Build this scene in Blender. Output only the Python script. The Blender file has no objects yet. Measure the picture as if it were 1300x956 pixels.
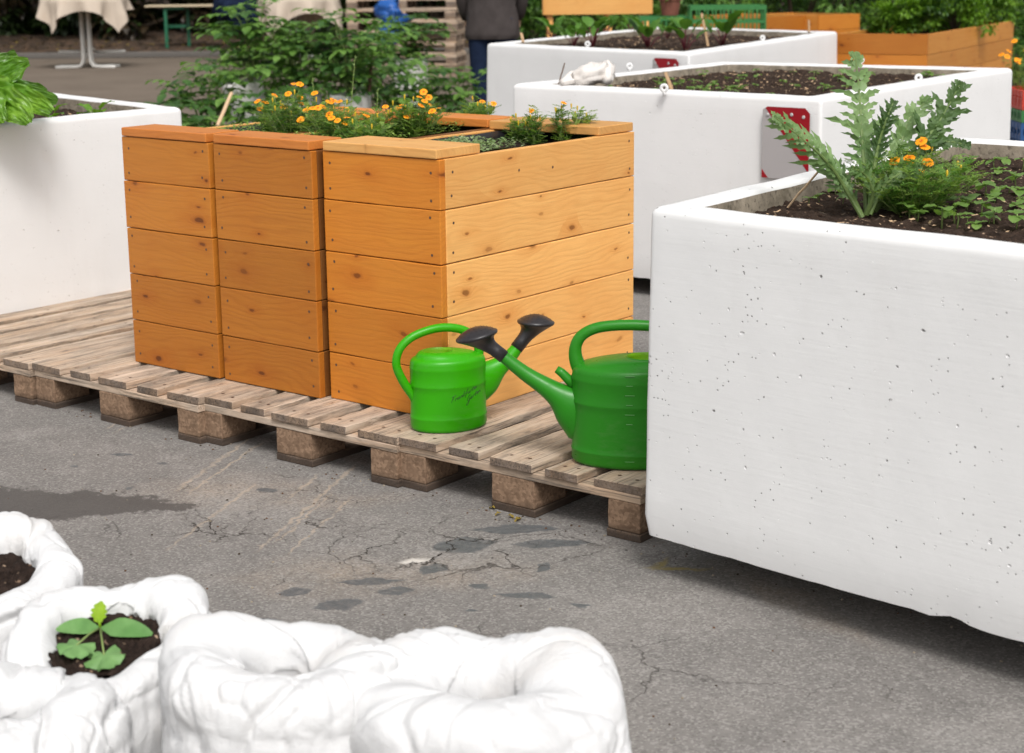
import bpy, math, random
from math import sin, cos, pi, radians, sqrt, atan2, exp
from mathutils import Vector, Matrix, noise, Quaternion
V = Vector
random.seed(7)
sc = bpy.context.scene
col = sc.collection

# ------------------------------------------------------------------ camera
FPX = 2126.11; PITCH = .22; ROLL = -.0111; YAW = -.6672
CAM = V((2.991, -3.281, 1.397))
FW = V((sin(YAW)*cos(PITCH), cos(YAW)*cos(PITCH), -sin(PITCH)))
R0 = V((cos(YAW), -sin(YAW), 0)); U0 = R0.cross(FW)
RT = R0*cos(ROLL) + U0*sin(ROLL); UP = U0*cos(ROLL) - R0*sin(ROLL)
FH = V((FW.x, FW.y, 0)).normalized()
def ray(x, y): return FW + RT*((x-650)/FPX) - UP*((y-433.5)/FPX)
def G(x, y, z=0.0):
    d = ray(x, y); return CAM + d*((z-CAM.z)/d.z)
def D(x, y, dist): return CAM + ray(x, y)*dist
cd = bpy.data.cameras.new('camera'); cam = bpy.data.objects.new('camera', cd); col.objects.link(cam)
m = Matrix((RT, UP, -FW)).transposed().to_4x4(); m.translation = CAM
cam.matrix_world = m
cd.sensor_width = 36; cd.lens = FPX/1300*36; cd.shift_y = -44.5/1300
cd.clip_start = .05; cd.clip_end = 600
cd.dof.use_dof = True; cd.dof.focus_distance = 4.45; cd.dof.aperture_fstop = 5.6
sc.camera = cam

# ------------------------------------------------------------------ materials
class NT:
    def __init__(s, name, rough=.6, spec=.5):
        s.m = bpy.data.materials.new(name); s.m.use_nodes = True
        s.t = s.m.node_tree; s.b = s.t.nodes['Principled BSDF']
        s.b.inputs['Roughness'].default_value = rough
        s.b.inputs['Specular IOR Level'].default_value = spec
    def n(s, t, **k):
        o = s.t.nodes.new(t)
        for a, v in k.items():
            if hasattr(o, a): setattr(o, a, v)
        return o
    def put(s, sock, v):
        if isinstance(v, bpy.types.NodeSocket): s.t.links.new(v, sock)
        elif v is not None:
            if isinstance(v, (tuple, list)) and len(v) == 3 and sock.type == 'RGBA': v = (*v, 1)
            sock.default_value = v
    def coord(s, kind='Object', scale=None, loc=None, rot=None):
        c = s.n('ShaderNodeTexCoord').outputs[kind]
        if scale is None and loc is None and rot is None: return c
        mp = s.n('ShaderNodeMapping'); s.put(mp.inputs['Vector'], c)
        if scale: mp.inputs['Scale'].default_value = scale
        if loc: s.put(mp.inputs['Location'], loc)
        if rot: mp.inputs['Rotation'].default_value = rot
        return mp.outputs[0]
    def vadd(s, a, b, op='ADD'):
        o = s.n('ShaderNodeVectorMath', operation=op); s.put(o.inputs[0], a); s.put(o.inputs[1], b); return o.outputs[0]
    def map(s, v, scale=(1,1,1), loc=(0,0,0), rot=(0,0,0)):
        mp = s.n('ShaderNodeMapping'); s.put(mp.inputs[0], v); mp.inputs['Scale'].default_value = scale
        s.put(mp.inputs['Location'], loc); mp.inputs['Rotation'].default_value = rot; return mp.outputs[0]
    def rand(s):
        return s.n('ShaderNodeObjectInfo').outputs['Random']
    def noise(s, v, scale=5, detail=4, rough=.55, dist=0, out=0):
        o = s.n('ShaderNodeTexNoise'); s.put(o.inputs['Vector'], v)
        o.inputs['Scale'].default_value = scale; o.inputs['Detail'].default_value = detail
        o.inputs['Roughness'].default_value = rough; o.inputs['Distortion'].default_value = dist
        return o.outputs[out]
    def vor(s, v, scale=5, feature='F1', out=0, rnd=1):
        o = s.n('ShaderNodeTexVoronoi', feature=feature); s.put(o.inputs['Vector'], v)
        o.inputs['Scale'].default_value = scale; o.inputs['Randomness'].default_value = rnd
        return o.outputs[out]
    def ramp(s, f, *st):
        o = s.n('ShaderNodeValToRGB'); s.put(o.inputs[0], f); e = o.color_ramp.elements
        while len(e) < len(st): e.new(.5)
        for i, (p, c) in enumerate(st):
            e[i].position = p
            if not isinstance(c, (tuple, list)): c = (c, c, c)
            e[i].color = (*c, 1)
        return o.outputs[0]
    def math(s, op, a, b=None, clamp=False):
        o = s.n('ShaderNodeMath', operation=op, use_clamp=clamp); s.put(o.inputs[0], a)
        if b is not None: s.put(o.inputs[1], b)
        return o.outputs[0]
    def mr(s, f, a, b, c=0, d=1):
        o = s.n('ShaderNodeMapRange'); s.put(o.inputs[0], f)
        for i, v in enumerate((a, b, c, d)): o.inputs[1+i].default_value = v
        return o.outputs[0]
    def mix(s, f, a, b, mode='MIX'):
        o = s.n('ShaderNodeMix', data_type='RGBA', blend_type=mode)
        s.put(o.inputs[0], f); s.put(o.inputs[6], a); s.put(o.inputs[7], b); return o.outputs[2]
    def bump(s, h, strength=.3, dist=.01, nrm=None):
        o = s.n('ShaderNodeBump'); s.put(o.inputs['Height'], h)
        o.inputs['Strength'].default_value = strength; o.inputs['Distance'].default_value = dist
        if nrm is not None: s.put(o.inputs['Normal'], nrm)
        return o.outputs[0]
    def fin(s, base=None, rough=None, normal=None):
        if base is not None: s.put(s.b.inputs['Base Color'], base)
        if rough is not None: s.put(s.b.inputs['Roughness'], rough)
        if normal is not None: s.put(s.b.inputs['Normal'], normal)
        return s.m

def flat(name, c, rough=.6, spec=.5, var=.12, scale=12, bump=0):
    n = NT(name, rough, spec); co = n.coord()
    f = n.noise(co, scale, 4)
    base = n.mix(f, tuple(x*(1-var) for x in c), tuple(min(1, x*(1+var)) for x in c))
    return n.fin(base, None, n.bump(f, bump, .005) if bump else None)

def leafmat(name, c, c2, trans=.35, rough=.45, vein=0):
    n = NT(name, rough, .4); co = n.coord()
    f = n.noise(co, 9, 3); g = n.noise(co, 60, 2)
    base = n.mix(n.mr(f, .35, .65), c, c2)
    base = n.mix(n.mr(g, .3, .7, 0, .35), base, tuple(x*.55 for x in c))
    n.fin(base, None, n.bump(g, .4, .003))
    tr = n.n('ShaderNodeBsdfTranslucent'); n.put(tr.inputs[0], n.mix(.5, base, (c2[0]*1.3, c2[1]*1.5, c2[2]*.6)))
    mx = n.n('ShaderNodeMixShader'); mx.inputs[0].default_value = trans
    n.t.links.new(n.b.outputs[0], mx.inputs[1]); n.t.links.new(tr.outputs[0], mx.inputs[2])
    n.t.links.new(mx.outputs[0], n.t.nodes['Material Output'].inputs[0])
    return n.m

def pine(name, c, dark, rough=.42, wear=0.0, grey=None, wet=False):
    """oiled pine board, grain along object X"""
    n = NT(name, rough, .35); rd = n.rand(); co = n.coord()
    off = n.n('ShaderNodeCombineXYZ'); n.put(off.inputs[0], n.math('MULTIPLY', rd, 37.)); n.put(off.inputs[1], n.math('MULTIPLY', rd, 91.)); n.put(off.inputs[2], n.math('MULTIPLY', rd, 53.))
    p = n.vadd(co, off.outputs[0])
    kw = n.vadd(n.map(p, (4.4, 9.5, 1)), n.vadd(n.noise(p, 14, 2, .5, 0, 1), (.22, .22, 0), 'MULTIPLY'))
    kv = n.n('ShaderNodeTexVoronoi', voronoi_dimensions='2D'); n.put(kv.inputs['Vector'], kw); kv.inputs['Scale'].default_value = 1.0
    kd = kv.outputs['Distance']; sepn = n.n('ShaderNodeSeparateColor'); n.put(sepn.inputs[0], kv.outputs['Color'])
    sel = n.math('MULTIPLY', n.math('GREATER_THAN', sepn.outputs[0], .42), n.math('ADD', .35, n.math('MULTIPLY', sepn.outputs[2], .65)))
    size = n.math('ADD', .38, n.math('MULTIPLY', n.math('MULTIPLY', sepn.outputs[1], sepn.outputs[1]), .75))
    kds = n.math('DIVIDE', kd, size)
    halo = n.math('MULTIPLY', n.mr(kds, .04, .34, 1, 0), sel)
    core = n.math('MULTIPLY', n.mr(kds, .055, .085, 1, 0), sel)
    ringk = n.math('MULTIPLY', n.mr(kds, .08, .15, 1, 0), sel)
    sx = n.n('ShaderNodeSeparateXYZ'); n.put(sx.inputs[0], p)
    yz = n.math('ADD', sx.outputs[1], n.math('MULTIPLY', sx.outputs[2], .8))
    wob = n.noise(n.map(p, (1.6, 5, 5)), 1, 3, .5); wob2 = n.noise(n.map(p, (5, 26, 26)), 1, 2, .5)
    ph = n.math('ADD', n.math('MULTIPLY', yz, 340.), n.math('ADD', n.math('MULTIPLY', wob, 78.), n.math('ADD', n.math('MULTIPLY', wob2, 4.), n.math('MULTIPLY', n.math('MULTIPLY', halo, halo), 16.))))
    band = n.math('ADD', n.math('MULTIPLY', n.math('SINE', ph), .5), .5)
    band = n.math('POWER', band, 2.2)
    fine = n.noise(n.map(p, (7, 260, 260)), 1, 3, .65); streak = n.noise(n.map(p, (1.3, 34, 34)), 1, 4, .6)
    base = n.mix(n.mr(streak, .3, .7, 0, .42), c, tuple(a*.66+b*.34 for a, b in zip(c, dark)))
    base = n.mix(n.math('MULTIPLY', band, n.mr(n.noise(n.map(p, (1.5, 7, 7)), 1, 2), .3, .7, .05, .42)), base, tuple(a*.50+b*.50 for a, b in zip(c, dark)))
    base = n.mix(n.mr(fine, .45, .75, 0, .28), base, tuple(a*.6 for a in c))
    blot = n.noise(p, 5.5, 4, .62)
    base = n.mix(n.mr(blot, .42, .72, 0, .38), base, tuple(x*y for x, y in zip(c, (.86, .70, .55))))
    base = n.mix(n.math('MULTIPLY', n.mr(kds, .06, .55, 1, 0), n.math('MULTIPLY', sel, .50)), base, tuple(x*y for x, y in zip(c, (.72, .50, .30))))
    base = n.mix(n.math('MULTIPLY', ringk, .5), base, dark)
    base = n.mix(n.math('MULTIPLY', core, .85), base, tuple(x*.42 for x in dark))
    base = n.mix(1.0, base, n.mix(rd, (.80, .77, .72), (1.12, 1.14, 1.16)), 'MULTIPLY')
    if wear:
        wn = n.noise(n.map(p, (2.5, 9, 9)), 1, 6, .7); base = n.mix(n.mr(wn, .36, .66, 0, wear), base, grey)
        dn = n.noise(n.map(p, (3.5, 12, 12), (3, 7, 1)), 1, 6, .75); base = n.mix(n.mr(dn, .48, .68, 0, .85), base, tuple(x*.33 for x in grey))
        cr = n.noise(n.map(p, (4, 170, 170)), 1, 4, .7); base = n.mix(n.mr(cr, .53, .63, 0, .85), base, tuple(x*.28 for x in grey))
        lt = n.noise(n.map(p, (2, 20, 20), (9, 2, 1)), 1, 5, .7); base = n.mix(n.mr(lt, .50, .70, 0, .6), base, tuple(min(1, x*1.7) for x in grey))
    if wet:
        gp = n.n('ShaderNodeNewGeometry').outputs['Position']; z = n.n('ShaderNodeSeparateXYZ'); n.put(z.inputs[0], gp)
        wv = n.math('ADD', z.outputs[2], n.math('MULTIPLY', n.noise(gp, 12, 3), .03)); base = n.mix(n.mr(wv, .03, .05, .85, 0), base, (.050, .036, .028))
    h = n.math('SUBTRACT', n.math('ADD', n.math('MULTIPLY', fine, .5), n.math('MULTIPLY', streak, .4)), n.math('ADD', n.math('MULTIPLY', core, .5), n.math('MULTIPLY', band, .25)))
    return n.fin(base, n.mr(streak, 0, 1, rough-.08, rough+.16), n.bump(h, .25 if not wear else .8, .003))

M = {}
M['pine'] = pine('lit_oiled_pine', (.88, .47, .150), (.48, .17, .035))  # brighter than the fronts: the side's strong light is put into this colour
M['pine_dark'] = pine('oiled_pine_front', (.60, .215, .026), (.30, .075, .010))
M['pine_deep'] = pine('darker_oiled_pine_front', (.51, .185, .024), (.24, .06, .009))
M['pine_brown'] = pine('dark_brown_pine_side', (.19, .075, .018), (.10, .03, .008))  # darker brown pine for the right sides of the left and middle boxes
M['pine_far'] = pine('oiled_pine_background', (.58, .25, .048), (.30, .09, .015))
M['cap_red'] = pine('red_pine_cap', (.68, .245, .052), (.33, .075, .015))
M['cap_pale'] = pine('pale_pine_cap', (.72, .385, .125), (.36, .14, .035))
M['pallet'] = pine('weathered_pallet_wood', (.58, .43, .31), (.20, .11, .06), rough=.85, wear=.75, grey=(.40, .33, .265))
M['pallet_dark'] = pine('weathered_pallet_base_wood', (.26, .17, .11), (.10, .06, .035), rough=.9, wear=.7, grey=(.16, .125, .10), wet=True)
M['pallet_end'] = pine('weathered_pallet_end_grain', (.30, .215, .15), (.12, .07, .04), rough=.9, wear=.9, grey=(.15, .12, .10))

def chipblock():
    n = NT('pressed_chip_block', .95, .1); co = n.coord()
    v = n.vor(co, 140, out=1); f = n.noise(co, 30, 5, .7)
    s = n.n('ShaderNodeSeparateColor'); n.put(s.inputs[0], v)
    base = n.mix(s.outputs[0], (.31, .205, .135), (.18, .115, .075))
    base = n.mix(n.mr(f, .5, .7, 0, .6), base, (.13, .085, .055))
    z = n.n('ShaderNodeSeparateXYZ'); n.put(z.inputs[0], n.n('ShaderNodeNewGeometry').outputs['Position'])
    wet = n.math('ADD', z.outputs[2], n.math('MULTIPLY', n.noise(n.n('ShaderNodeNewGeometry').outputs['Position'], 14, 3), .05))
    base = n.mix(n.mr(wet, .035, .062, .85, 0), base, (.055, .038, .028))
    return n.fin(base, None, n.bump(n.math('ADD', s.outputs[0], f), .5, .004))
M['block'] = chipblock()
M['screw'] = flat('rusty_screw', (.10, .055, .035), .6)
M['liner'] = flat('black_foil', (.012, .012, .014), .35, .5)

def concrete(name, c=(.775, .77, .76), pits=1.0):
    n = NT(name, .62, .3); co = n.coord()
    big = n.noise(co, 3.5, 4, .6); wv = n.noise(co, 40, 3, .6)
    dens = n.noise(co, 2.6, 2, .5)
    pv = n.vadd(co, n.mix(.03, (0,0,0), n.noise(co, 12, 2, .5, 0, 1)))
    def pit(scale, thr, cut, seed):
        vv = n.n('ShaderNodeTexVoronoi'); n.put(vv.inputs['Vector'], n.map(pv, (1, 1, 1.0), (seed, seed*2, 0))); vv.inputs['Scale'].default_value = scale
        s = n.n('ShaderNodeSeparateColor'); n.put(s.inputs[0], vv.outputs['Color'])
        a = n.math('MULTIPLY', n.math('GREATER_THAN', s.outputs[0], cut), n.math('GREATER_THAN', n.math('ADD', s.outputs[1], n.math('MULTIPLY', dens, 1.7)), 1.40 if pits > .5 else 1.55))
        return n.math('MULTIPLY', n.mr(vv.outputs['Distance'], thr*.5, thr, 1, 0), a), s.outputs[2]
    p1, s1 = pit(27, .105, .35, 3.1); p2, s2 = pit(85, .19, .50, 8.3); p3, s3 = pit(15, .070, .35, 1.7)
    dk = n.math('MAXIMUM', n.math('MULTIPLY', p1, n.math('GREATER_THAN', s1, .45)), n.math('MAXIMUM', n.math('MULTIPLY', p2, n.math('GREATER_THAN', s2, .35)), n.math('MULTIPLY', p3, n.math('GREATER_THAN', s3, .6))))
    al = n.math('MAXIMUM', p1, n.math('MAXIMUM', p2, p3))
    base = n.mix(n.mr(big, .3, .7), c, tuple(x*.965 for x in c))
    sm = n.noise(n.map(co, (6, 6, .9)), 1, 4, .6)
    base = n.mix(n.mr(sm, .56, .8, 0, .14), base, (.52, .48, .43))
    st = n.noise(n.vadd(co, (4.1, 2.2, 7.)), 2.2, 3, .6)
    base = n.mix(n.mr(st, .64, .80, 0, .30), base, (.70, .60, .54))
    base = n.mix(n.math('MULTIPLY', dk, .80*pits), base, (.075, .07, .062))
    br = n.noise(n.map(co, (5, 5, 120)), 1, 3, .6)
    wv = n.math('ADD', wv, n.math('MULTIPLY', br, .9))
    h = n.math('SUBTRACT', n.math('ADD', n.math('MULTIPLY', wv, .12), n.math('MULTIPLY', n.noise(co, 9, 3), .35)), n.math('MULTIPLY', al, 1.6))
    return n.fin(base, None, n.bump(h, .55, .006))
M['concrete'] = concrete('white_painted_concrete')
M['concrete_smooth'] = concrete('smoother_white_painted_concrete', (.785, .775, .765), .35)
def rawconc():
    n = NT('bare_stained_concrete', .95, .1); co = n.coord(); f = n.noise(co, 14, 6, .7); g = n.noise(co, 70, 3)
    base = n.mix(n.mr(f, .3, .7), (.40, .34, .265), (.16, .135, .10))
    base = n.mix(n.mr(g, .55, .7, 0, .7), base, (.07, .06, .045))
    return n.fin(base, None, n.bump(f, .6, .01))
M['rawconc'] = rawconc()
def soilmat(name, c=(.028, .018, .013), chips=.5):
    n = NT(name, .95, .15); co = n.coord()
    v = n.n('ShaderNodeTexVoronoi'); n.put(v.inputs['Vector'], n.map(n.vadd(co, n.mix(.02, (0,0,0), n.noise(co, 30, 2, .5, 0, 1))), (1, 1.6, 1))); v.inputs['Scale'].default_value = 95
    s = n.n('ShaderNodeSeparateColor'); n.put(s.inputs[0], v.outputs['Color'])
    f = n.noise(co, 45, 5, .7)
    base = n.mix(n.mr(f, .3, .7), tuple(x*.6 for x in c), tuple(x*2.0 for x in c))
    base = n.mix(n.math('MULTIPLY', n.math('GREATER_THAN', s.outputs[0], 1-.17*chips), n.mr(v.outputs['Distance'], .3, .5, 1, 0)), base, n.mix(s.outputs[1], (.11, .06, .038), (.40, .29, .20)))
    return n.fin(base, None, n.bump(n.math('ADD', f, n.math('MULTIPLY', s.outputs[0], .6)), .9, .008))
M['soil'] = soilmat('dark_potting_soil'); M['soil_fine'] = soilmat('moist_dark_soil', (.020, .013, .010), .25)
def can_mat(name, c, dirty):
    n = NT(name, .34, .32); co = n.coord(); f = n.noise(co, 7, 5, .7); g = n.noise(n.map(co, (1, 1, 3)), 34, 4, .7)
    base = n.mix(n.mr(f, .35, .7, 0, .3), c, tuple(x*.8 for x in c))
    base = n.mix(n.mr(n.math('MULTIPLY', f, g), .27, .45, 0, dirty), base, (.25, .27, .18))
    n.b.inputs['Subsurface Weight'].default_value = .0
    return n.fin(base, n.mr(g, .3, .7, .27, .42), n.bump(g, .06, .002))
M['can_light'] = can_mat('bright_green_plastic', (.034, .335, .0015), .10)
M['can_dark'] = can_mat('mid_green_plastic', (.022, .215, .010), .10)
M['can_inner'] = flat('green_plastic_inside', (.17, .42, .004), .5)
M['black_plastic'] = flat('black_plastic', (.022, .020, .022), .36, .5, .3, 40)
M['ink'] = flat('black_marker_ink', (.012, .02, .01), .6)
M['tick'] = flat('raised_scale_mark', (.05, .26, .03), .4)
M['red'] = flat('red_reflective_foil', (.29, .002, .010), .35, .5, .08)
M['grey_foil'] = flat('grey_white_reflective_foil', (.40, .375, .372), .4, .4, .04)
M['steel'] = flat('galvanised_steel', (.45, .45, .44), .4)
M['metal_white'] = flat('white_enamelled_steel', (.62, .60, .56), .4, .5, .06)
def cloth(name, c, rough=.9, w=.35):
    n = NT(name, rough, .15); co = n.coord()
    f = n.noise(co, 8, 5, .6, .6); g = n.noise(co, 260, 2)
    st = n.noise(n.vadd(co, (3, 1, 2)), 6, 4, .65)
    base = n.mix(n.mr(st, .55, .8, 0, .30), c, (c[0]*.82, c[1]*.70, c[2]*.58))
    base = n.mix(n.mr(g, .3, .7, 0, .06), base, tuple(x*.8 for x in c))
    return n.fin(base, None, n.bump(n.math('ADD', n.math('MULTIPLY', n.noise(co, 15, 4, .55, 1.2), .6), n.math('MULTIPLY', g, .10)), w, .012))
M['sack'] = cloth('white_fleece_sack', (.63, .627, .625), .9, .6)
M['growbag'] = cloth('dull_white_sack', (.62, .60, .57))
M['tablecloth'] = cloth('beige_tablecloth', (.50, .42, .34))
M['plastic_bag'] = cloth('cloudy_plastic_bag', (.66, .62, .58), .3)
M['blue_bag'] = flat('blue_plastic_bag', (.015, .09, .33), .35, .5, .4, 20, .6)
M['jacket'] = flat('dark_grey_brown_jacket', (.060, .050, .048), .9, .1, .25, 20, .3)
M['jeans'] = flat('dark_blue_denim', (.012, .020, .045), .9, .1, .4, 30, .2)
M['skin'] = flat('skin', (.50, .30, .21), .6); M['hair'] = flat('brown_hair', (.05, .03, .02), .7); M['shoe'] = flat('dark_shoe', (.03, .027, .025), .6)
M['green_paint'] = flat('green_painted_steel', (.008, .11, .05), .5)
M['bench_wood'] = flat('pale_table_plank', (.52, .42, .28), .6)
M['crate_green'] = flat('green_plastic_crate', (.03, .17, .04), .5); M['crate_blue'] = flat('blue_plastic_crate', (.012, .07, .21), .5)
M['crate_red'] = flat('red_plastic_crate', (.50, .04, .02), .5); M['terracotta'] = flat('terracotta', (.20, .07, .045), .8)
M['stick'] = pine('pale_split_stick', (.60, .42, .26), (.3, .17, .08), .8)
M['twig'] = flat('brown_twig', (.11, .06, .035), .9)
M['cardoon'] = leafmat('silver_green_leaf', (.115, .215, .060), (.25, .365, .15), .25, .5)
M['cardoon_dark'] = leafmat('deep_green_leaf', (.050, .105, .028), (.105, .185, .05), .25, .5)
M['cardoon_stem'] = leafmat('pale_green_stalk', (.13, .20, .05), (.20, .28, .10), .1, .5)
M['marigold'] = leafmat('feathery_green', (.060, .160, .022), (.16, .31, .055), .3)
M['marigold_light'] = leafmat('fresh_feathery_green', (.17, .30, .045), (.34, .47, .11), .35)
M['petal'] = flat('orange_petal', (.85, .30, .006), .6, .3, .15, 40); M['petal_c'] = flat('deep_orange_centre', (.70, .13, .005), .7)
M['bud'] = flat('yellow_bud', (.62, .42, .02), .6)
M['seedling'] = leafmat('seedling_green', (.13, .26, .045), (.28, .42, .11), .35); M['stemgreen'] = flat('pale_stem', (.20, .27, .08), .6)
M['squash'] = leafmat('squash_leaf', (.105, .26, .065), (.22, .40, .14), .2, .5); M['squash_young'] = leafmat('young_squash_leaf', (.26, .46, .02), (.40, .58, .04), .4)
M['lettuce'] = leafmat('lettuce_leaf', (.10, .25, .018), (.24, .43, .05), .3, .25); M['lettuce_dark'] = leafmat('darker_lettuce_leaf', (.07, .17, .018), (.15, .30, .04), .3, .28)
M['potato'] = leafmat('potato_leaf', (.085, .185, .030), (.20, .36, .075), .35); M['potato_dark'] = leafmat('dark_potato_leaf', (.032, .090, .020), (.085, .185, .04), .3)
M['herb'] = leafmat('herb_leaf', (.085, .20, .012), (.20, .36, .03), .35); M['herb_dark'] = leafmat('dark_herb_leaf', (.025, .075, .008), (.07, .15, .018), .25)
M['hedge'] = leafmat('shaded_hedge_leaf', (.010, .020, .005), (.030, .055, .010), .2); M['hedge2'] = leafmat('brown_hedge_leaf', (.022, .015, .008), (.05, .032, .014), .1)  # leaf colours kept very dark to stand in for shade
M['beet'] = leafmat('beet_leaf', (.06, .17, .018), (.15, .31, .05), .3); M['beet_stem'] = flat('dark_red_stalk', (.10, .012, .02), .5)
M['bark'] = flat('bark', (.06, .045, .032), .9, .1, .4, 20, .5)
M['deadleaf'] = leafmat('withered_yellow_leaf', (.25, .17, .03), (.38, .28, .06), .2)
M['mixgreen'] = leafmat('speckled_ground_leaf', (.14, .25, .07), (.42, .50, .26), .3)

def ground_mat():
    n = NT('worn_asphalt', .88, .25); co = n.coord()
    wv = n.noise(co, 9, 4, .6, 0, 1)
    wc = n.vadd(co, n.vadd(n.vadd(wv, (.5, .5, .5), 'SUBTRACT'), (.16, .16, 0), 'MULTIPLY'))
    wcs = n.vadd(co, n.vadd(n.vadd(n.noise(co, 22, 3, .6, 0, 1), (.5, .5, .5), 'SUBTRACT'), (.05, .05, 0), 'MULTIPLY'))
    f1 = n.noise(co, 1.3, 5, .6); f2 = n.noise(co, 260, 3, .75); f3 = n.noise(co, 7, 5, .65)
    base = n.mix(n.mr(f1, .3, .7), (.178, .166, .154), (.250, .232, .215))
    base = n.mix(n.mr(f3, .35, .7, 0, .35), base, (.165, .152, .142))
    def blob(x, y, rx, ry, rot, soft=.35, src=wc):
        p = n.map(n.vadd(src, (-x, -y, 0)), (1, 1, 1), (0, 0, 0), (0, 0, -rot))
        p = n.vadd(p, (1/rx, 1/ry, 0), 'MULTIPLY')
        l = n.n('ShaderNodeVectorMath', operation='LENGTH'); n.put(l.inputs[0], p)
        ab = n.n('ShaderNodeSeparateXYZ'); n.put(ab.inputs[0], n.vadd(p, (0, 0, 0), 'ABSOLUTE'))
        d1 = n.math('ADD', ab.outputs[0], ab.outputs[1])
        return n.mr(n.math('ADD', n.math('MULTIPLY', l.outputs['Value'], .45), n.math('MULTIPLY', d1, .5)), 1-soft, 1, 1, 0)
    def mx(*a):
        r = a[0]
        for b in a[1:]: r = n.math('MAXIMUM', r, b)
        return r
    # sand washed into the worn places
    sand = mx(blob(.36, -.62, .34, .22, .6, .9), blob(.55, -.42, .3, .16, .7, .9), blob(-.05, -.2, .3, .09, .8, .9), blob(1.3, -.12, .35, .07, -.4, .9), blob(-.35,-.3,.35,.2,.7,.9))
    base = n.mix(n.math('MULTIPLY', sand, n.mr(f3, .3, .62, .10, .60)), base, (.36, .285, .215))
    md = n.noise(co, 3.1, 6, .75); base = n.mix(n.mr(md, .45, .68, 0, .55), base, (.135, .127, .120)); md2 = n.noise(n.vadd(co, (7, 7, 0)), 2.3, 6, .7); base = n.mix(n.mr(md2, .5, .7, 0, .5), base, (.32, .30, .28))
    # fine aggregate
    ag = n.n('ShaderNodeTexVoronoi'); n.put(ag.inputs['Vector'], co); ag.inputs['Scale'].default_value = 200
    sa = n.n('ShaderNodeSeparateColor'); n.put(sa.inputs[0], ag.outputs['Color'])
    base = n.mix(n.math('MULTIPLY', n.math('GREATER_THAN', sa.outputs[0], .72), .28), base, (.46, .44, .41))
    base = n.mix(n.math('MULTIPLY', n.math('LESS_THAN', sa.outputs[1], .26), .36), base, (.085, .078, .072))
    # crack network, strongest in the worn middle
    def cracks(scale, wlo, whi):
        v = n.n('ShaderNodeTexVoronoi', feature='DISTANCE_TO_EDGE'); n.put(v.inputs['Vector'], wc); v.inputs['Scale'].default_value = scale
        return n.mr(v.outputs['Distance'], wlo, whi, 1, 0)
    zone = mx(blob(.45, -.30, .60, .30, .55, .7), blob(-.1, -.5, .5, .2, .7, .8))
    c1 = n.math('MULTIPLY', cracks(5.2, .004, .017), n.math('MULTIPLY', zone, n.mr(n.noise(co, 6, 3), .36, .52)))
    c2 = n.math('MULTIPLY', cracks(12, .006, .028), n.math('MULTIPLY', zone, n.mr(n.noise(n.vadd(co, (5, 3, 0)), 5, 3), .46, .60, 0, .6)))
    c3 = n.math('MULTIPLY', cracks(3.0, .002, .010), n.mr(n.noise(n.vadd(co, (1, 8, 0)), 2.5, 3), .54, .64, 0, .55))
    ck = mx(c1, c2, c3)
    # exposed smooth dark stones
    stones = mx(*[blob(x, y, a*1.15, b*1.15, r, .16, wcs) for x, y, a, b, r in STONES])
    base = n.mix(n.math('MULTIPLY', stones, n.mr(n.noise(co, 30, 4, .75), .25, .5, .35, 1)), base, n.mix(n.noise(co, 55, 5, .8), (.035, .040, .044), (.19, .195, .195)))
    shiny = blob(*G(528, 712)[:2], .05, .028, .9, .6, wcs)
    base = n.mix(shiny, base, (.62, .58, .53))  # pale colour painted in for the sheen of this spot
    # damp stain
    wrg = n.vadd(co, n.vadd(n.vadd(n.noise(co, 16, 5, .75, 0, 1), (.5, .5, .5), 'SUBTRACT'), (.22, .22, 0), 'MULTIPLY'))
    wet = mx(blob(-.60, -.64, .27, .125, .72, .12, wrg), blob(-.80, -.78, .30, .16, .72, .12, wrg), blob(-.43, -.53, .15, .06, .6, .2, wrg))
    base = n.mix(n.math('MULTIPLY', wet, .88), base, n.mix(f3, (.058, .052, .048), (.10, .09, .083)))
    # pale scrape lines
    sp = n.map(wcs, (1, 1, 1), (0, 0, 0), (0, 0, -LANG))
    sx = n.n('ShaderNodeSeparateXYZ'); n.put(sx.inputs[0], sp)
    lines = None
    for yy, x0, x1, w in LINES:
        l = n.math('MULTIPLY', n.mr(n.math('ABSOLUTE', n.math('SUBTRACT', sx.outputs[1], yy)), w*.3, w, 1, 0),
                   n.math('MULTIPLY', n.mr(sx.outputs[0], x0, x0+.06), n.mr(sx.outputs[0], x1-.06, x1, 1, 0)))
        lines = l if lines is None else n.math('MAXIMUM', lines, l)
    base = n.mix(n.math('MULTIPLY', lines, n.mr(n.noise(co, 18, 3), .3, .6, .1, .6)), base, (.46, .37, .28))
    # yellow paint rest near the planter corner
    yel = mx(blob(*G(862, 722)[:2], .10, .016, .55, .7, wcs), blob(*G(838, 716)[:2], .016, .06, .2, .7, wcs))
    base = n.mix(n.math('MULTIPLY', yel, n.mr(f3, .35, .55, .1, .8)), base, (.30, .235, .08))
    base = n.mix(ck, base, (.030, .024, .020))
    # moss and dirt spots
    ms = n.math('MULTIPLY', n.mr(n.noise(co, 11, 4, .7), .66, .74), .5)
    base = n.mix(ms, base, (.10, .085, .07))
    h = n.math('SUBTRACT', n.math('ADD', n.math('MULTIPLY', f2, .5), n.math('MULTIPLY', sa.outputs[0], .35)), n.math('MULTIPLY', ck, 2.2))
    h = n.math('SUBTRACT', h, n.math('MULTIPLY', stones, .25))
    rough = n.mix(mx(n.math('MULTIPLY', wet, .5), stones, shiny), (.9, .9, .9), (.5, .5, .5))
    return n.fin(base, rough, n.bump(h, .55, .006))
STONES = []
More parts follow.
